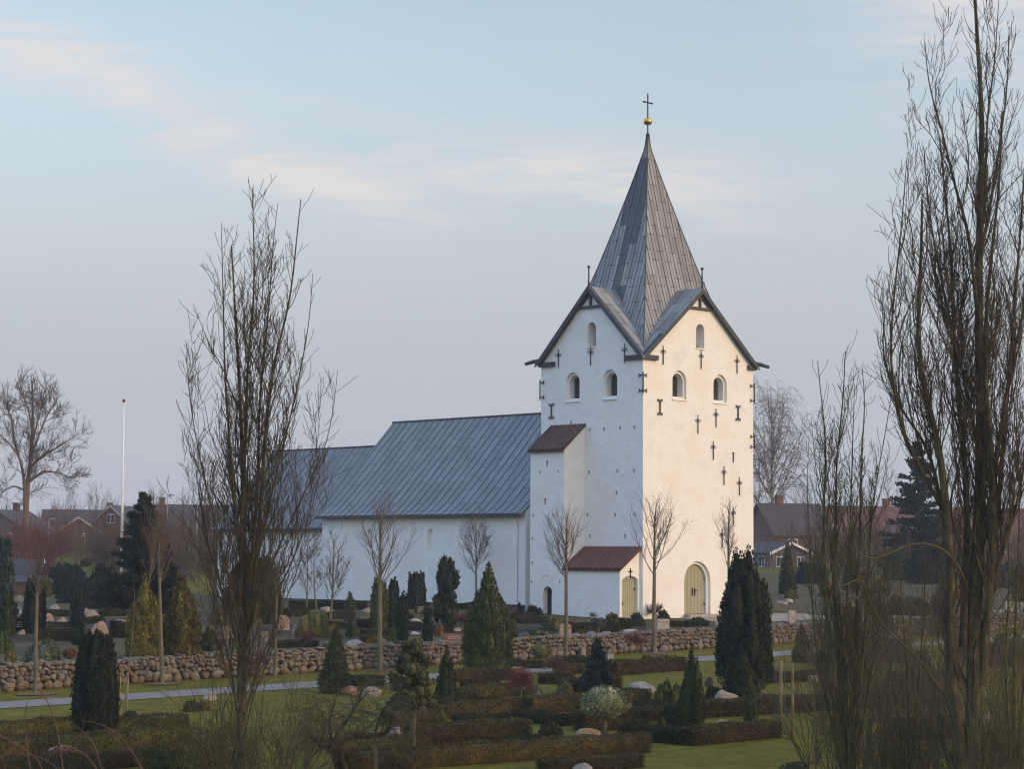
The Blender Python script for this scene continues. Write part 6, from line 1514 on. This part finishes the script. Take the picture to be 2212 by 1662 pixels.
house('red brick house half hidden behind the spruce and bare bushes', 400, 270, 12, 8, 2.7, 6.6, rad(10), brick, roofd, wf=[(-4, .9, 1.4, 1.2), (-1, .9, 1.4, 1.2), (2.5, .9, 1.4, 1.2)], chim=-3)
house('low brick outbuilding behind the boulders by the frame edge', 62, 150, 2.6, 2.2, 1.5, 1.9, rad(35), brick, roofd, wf=[(0, .3, .6, .7)], cat='outbuilding', name='brick_outbuilding', over=.1, dy=-.4)
house('white gabled outbuilding with sunlit verge at the frame edge', 22, 152, 4, 3.4, 1.6, 3.1, rad(20), wpaint, roofd, wf=[(1, .5, .6, .8)], verge=0, cat='outbuilding', name='white_outbuilding', dy=-.3)
house('big house with dark roof and red brick gable beyond the birch', 1703, 225, 6.6, 8.2, 3.0, 6.6, rad(18), brick, mat('brown_roof', (.055, .04, .035), (.075, .056, .05), scale=3, rough=.85, bump=.2), wg=[(1, 0, 3.4, 1., 1.1), (1, -2, .9, 1.2, 1.3)], wf=[(-1.5, .9, 1.2, 1.2)], verge=1, chim=-1)
house('grey timber garage with white trimmed doors and small gable', 1672, 205, 5.2, 4.4, 2.2, 3.2, rad(-62), greyw, roofd, wg=[(1, -1.2, .5, .8, 1.0), (1, 1.2, .5, .8, 1.0)], wf=[(-1.2, .5, .9, 1.1), (1.2, .5, .9, 1.1)], verge=1, cat='garage', name='timber_garage', dy=-.6)
house('house with maroon tiled roof behind the many-stemmed poplar', 1880, 245, 11, 8, 2.8, 6.4, rad(14), brick, roofr, wf=[(-3, .9, 1.3, 1.2), (0, .9, 1.3, 1.2), (3, .9, 1.3, 1.2)], chim=2)
house('wide house with maroon roof at the frame edge behind the massive poplar', 2165, 225, 13, 8, 2.8, 6.2, rad(12), brickg, roofr, wf=[(-4.5, .8, 1.3, 1.2), (-1.5, .8, 1.3, 1.2), (2, .8, 1.3, 1.2)], chim=-3)
house('white rendered house glimpsed between the massive trunks', 2040, 240, 6, 7, 3.0, 6.0, rad(60), wpaint, roofd, wg=[(-1, 0, 3.2, 1., 1.1), (-1, -1.6, .8, 1.2, 1.3)], verge=-1)
# ------------------------------------------------------------------ far-off bare woods and village trees
BT = 'bare village trees on the skyline'
for i, (x, Y, top, w, lb) in enumerate([(205, 235, 1040, 90, 'bare tree behind the white-verged wing, left of the flagpole'), (150, 275, 1062, 80, 'bare tree above the long brick house roof'), (330, 260, 1050, 90, 'bare tree on the skyline just behind the spruce top'), (395, 240, 1068, 90, 'bare tree over the half hidden brick house'), (440, 255, 1075, 80, 'bare tree on the skyline touching the tall poplar'), (110, 250, 1090, 60, 'bare russet tree between the ash and the long brick house'),
                                 (1640, 300, 1010, 90, 'bare tree beside the tower behind the birch'), (1735, 290, 1040, 90, 'bare tree over the dark roofed house'), (1920, 300, 1020, 120, 'bare tree between the maroon roof and the tall spruce'), (2070, 290, 985, 140, 'bare tree behind the massive trunks'), (2185, 300, 1000, 130, 'bare tree over the wide maroon roof')]):
    rr = ray(x, 1206); X_ = rr[0] * Y; z = float(ground(X_, Y)); yb = 1206.6 - (z - 6) * F / Y + ROLL * (x - CX)
    young_tree(lb, 'D', x, float(yb), top, w, .25, 200 + i, r=5, mt=bark_ash, mw=twig_b, n1=22, n2=8, ang=44, name='bare_village_tree', twig=2.6, group=BT)
def woods(name, x0, x1, Y0, Y1, n, h, m, seed):
    rng = np.random.default_rng(seed)
    px = x0 + (x1 - x0) * rng.random(n); Yv = Y0 + (Y1 - Y0) * rng.random(n); X = (px - CX) / F * Yv
    pos = np.stack([X, Yv, ground(X, Yv) - .1], -1); l = h * (.55 + .6 * rng.random(n)) * (.8 + .25 * np.sin(px * .05 + seed))
    d = np.stack([rng.normal(size=n) * .14, rng.normal(size=n) * .14, np.ones(n)], -1)
    P = grow(pos, d, l, 6, .05, .06, rng); R = taper(.03 + .012 * l, 7, .25)
    _, t, p2, d2, r = spawn(P, R, np.full(n, 9), .2, .98, rad(34), rng); l2 = h * .28 * (.4 + .8 * rng.random(len(t))); P2 = grow(p2, d2, l2, 4, .08, .09, rng); R2 = np.maximum(taper(r * .5, 5, .4), .012)
    v, q = tubes_mesh([(P, R), (P2, R2)], 3); stuff(link(name, fast_mesh(name, v, q), m))
woods('distant_woods', -120, 560, 275, 340, 520, 6.2, twig_b, 1); woods('distant_woods', 1600, 2330, 275, 340, 520, 6.5, twig_b, 2); woods('village_garden_shrubbery', -60, 470, 205, 248, 520, 4.0, twig_b, 6); woods('village_garden_shrubbery', 1640, 2260, 195, 240, 420, 3.8, twig_b, 7)
woods('distant_shrubbery', 250, 480, 180, 235, 330, 4.6, twig_b, 3); woods('distant_shrubbery', 1700, 2250, 180, 225, 260, 4., twig_b, 4); woods('distant_shrubbery', -20, 120, 190, 230, 110, 3.6, twig_r, 5)
# blades of rough grass over the lawns that lie in view
def rough_grass():
    rng = np.random.default_rng(9); n = 42000
    Y = 48 + 62 * rng.random(n) ** 1.3; X = (rng.random(n) - .5) * Y * .5
    du = (X - O[0]) * U[0] + (Y - O[1]) * U[1]; cl = np.sin(X * 1.3 + 2 * np.sin(Y * .9)) * np.sin(Y * 1.7 + X * .4)
    k = (du < -8.3) & ((du < -14.0) | (du > -11.65)) & (rng.random(n) < .45 + .5 * cl); X, Y = X[k], Y[k]; n = len(X)
    P = np.stack([X, Y, ground(X, Y) - .01], -1); D = np.array([0, 0, 1.]) + .6 * rng.standard_normal((n, 3)) * np.array([1, 1, .2])
    l = .03 + .03 * rng.random(n); v, f = sprays(P, D, l, l * .5, rng)
    stuff(link('rough_grass', fast_mesh('rough_grass', v, f), grassb))
rough_grass()
# thin evening haze over the whole place
def haze():
    m = bpy.data.materials.new('haze'); m.use_nodes = True; nt = m.node_tree; nt.nodes.clear()
    o_ = nt.nodes.new('ShaderNodeOutputMaterial'); p = nt.nodes.new('ShaderNodeVolumePrincipled'); p.inputs['Color'].default_value = (.93, .94, 1, 1); p.inputs['Density'].default_value = .00035; p.inputs['Anisotropy'].default_value = .2
    nt.links.new(p.outputs[0], o_.inputs['Volume'])
    b = MB(); b.box((-5200, -5200, -90), (5200, 5200, 45)); o = b.build('haze', m); stuff(o)
haze()
#END
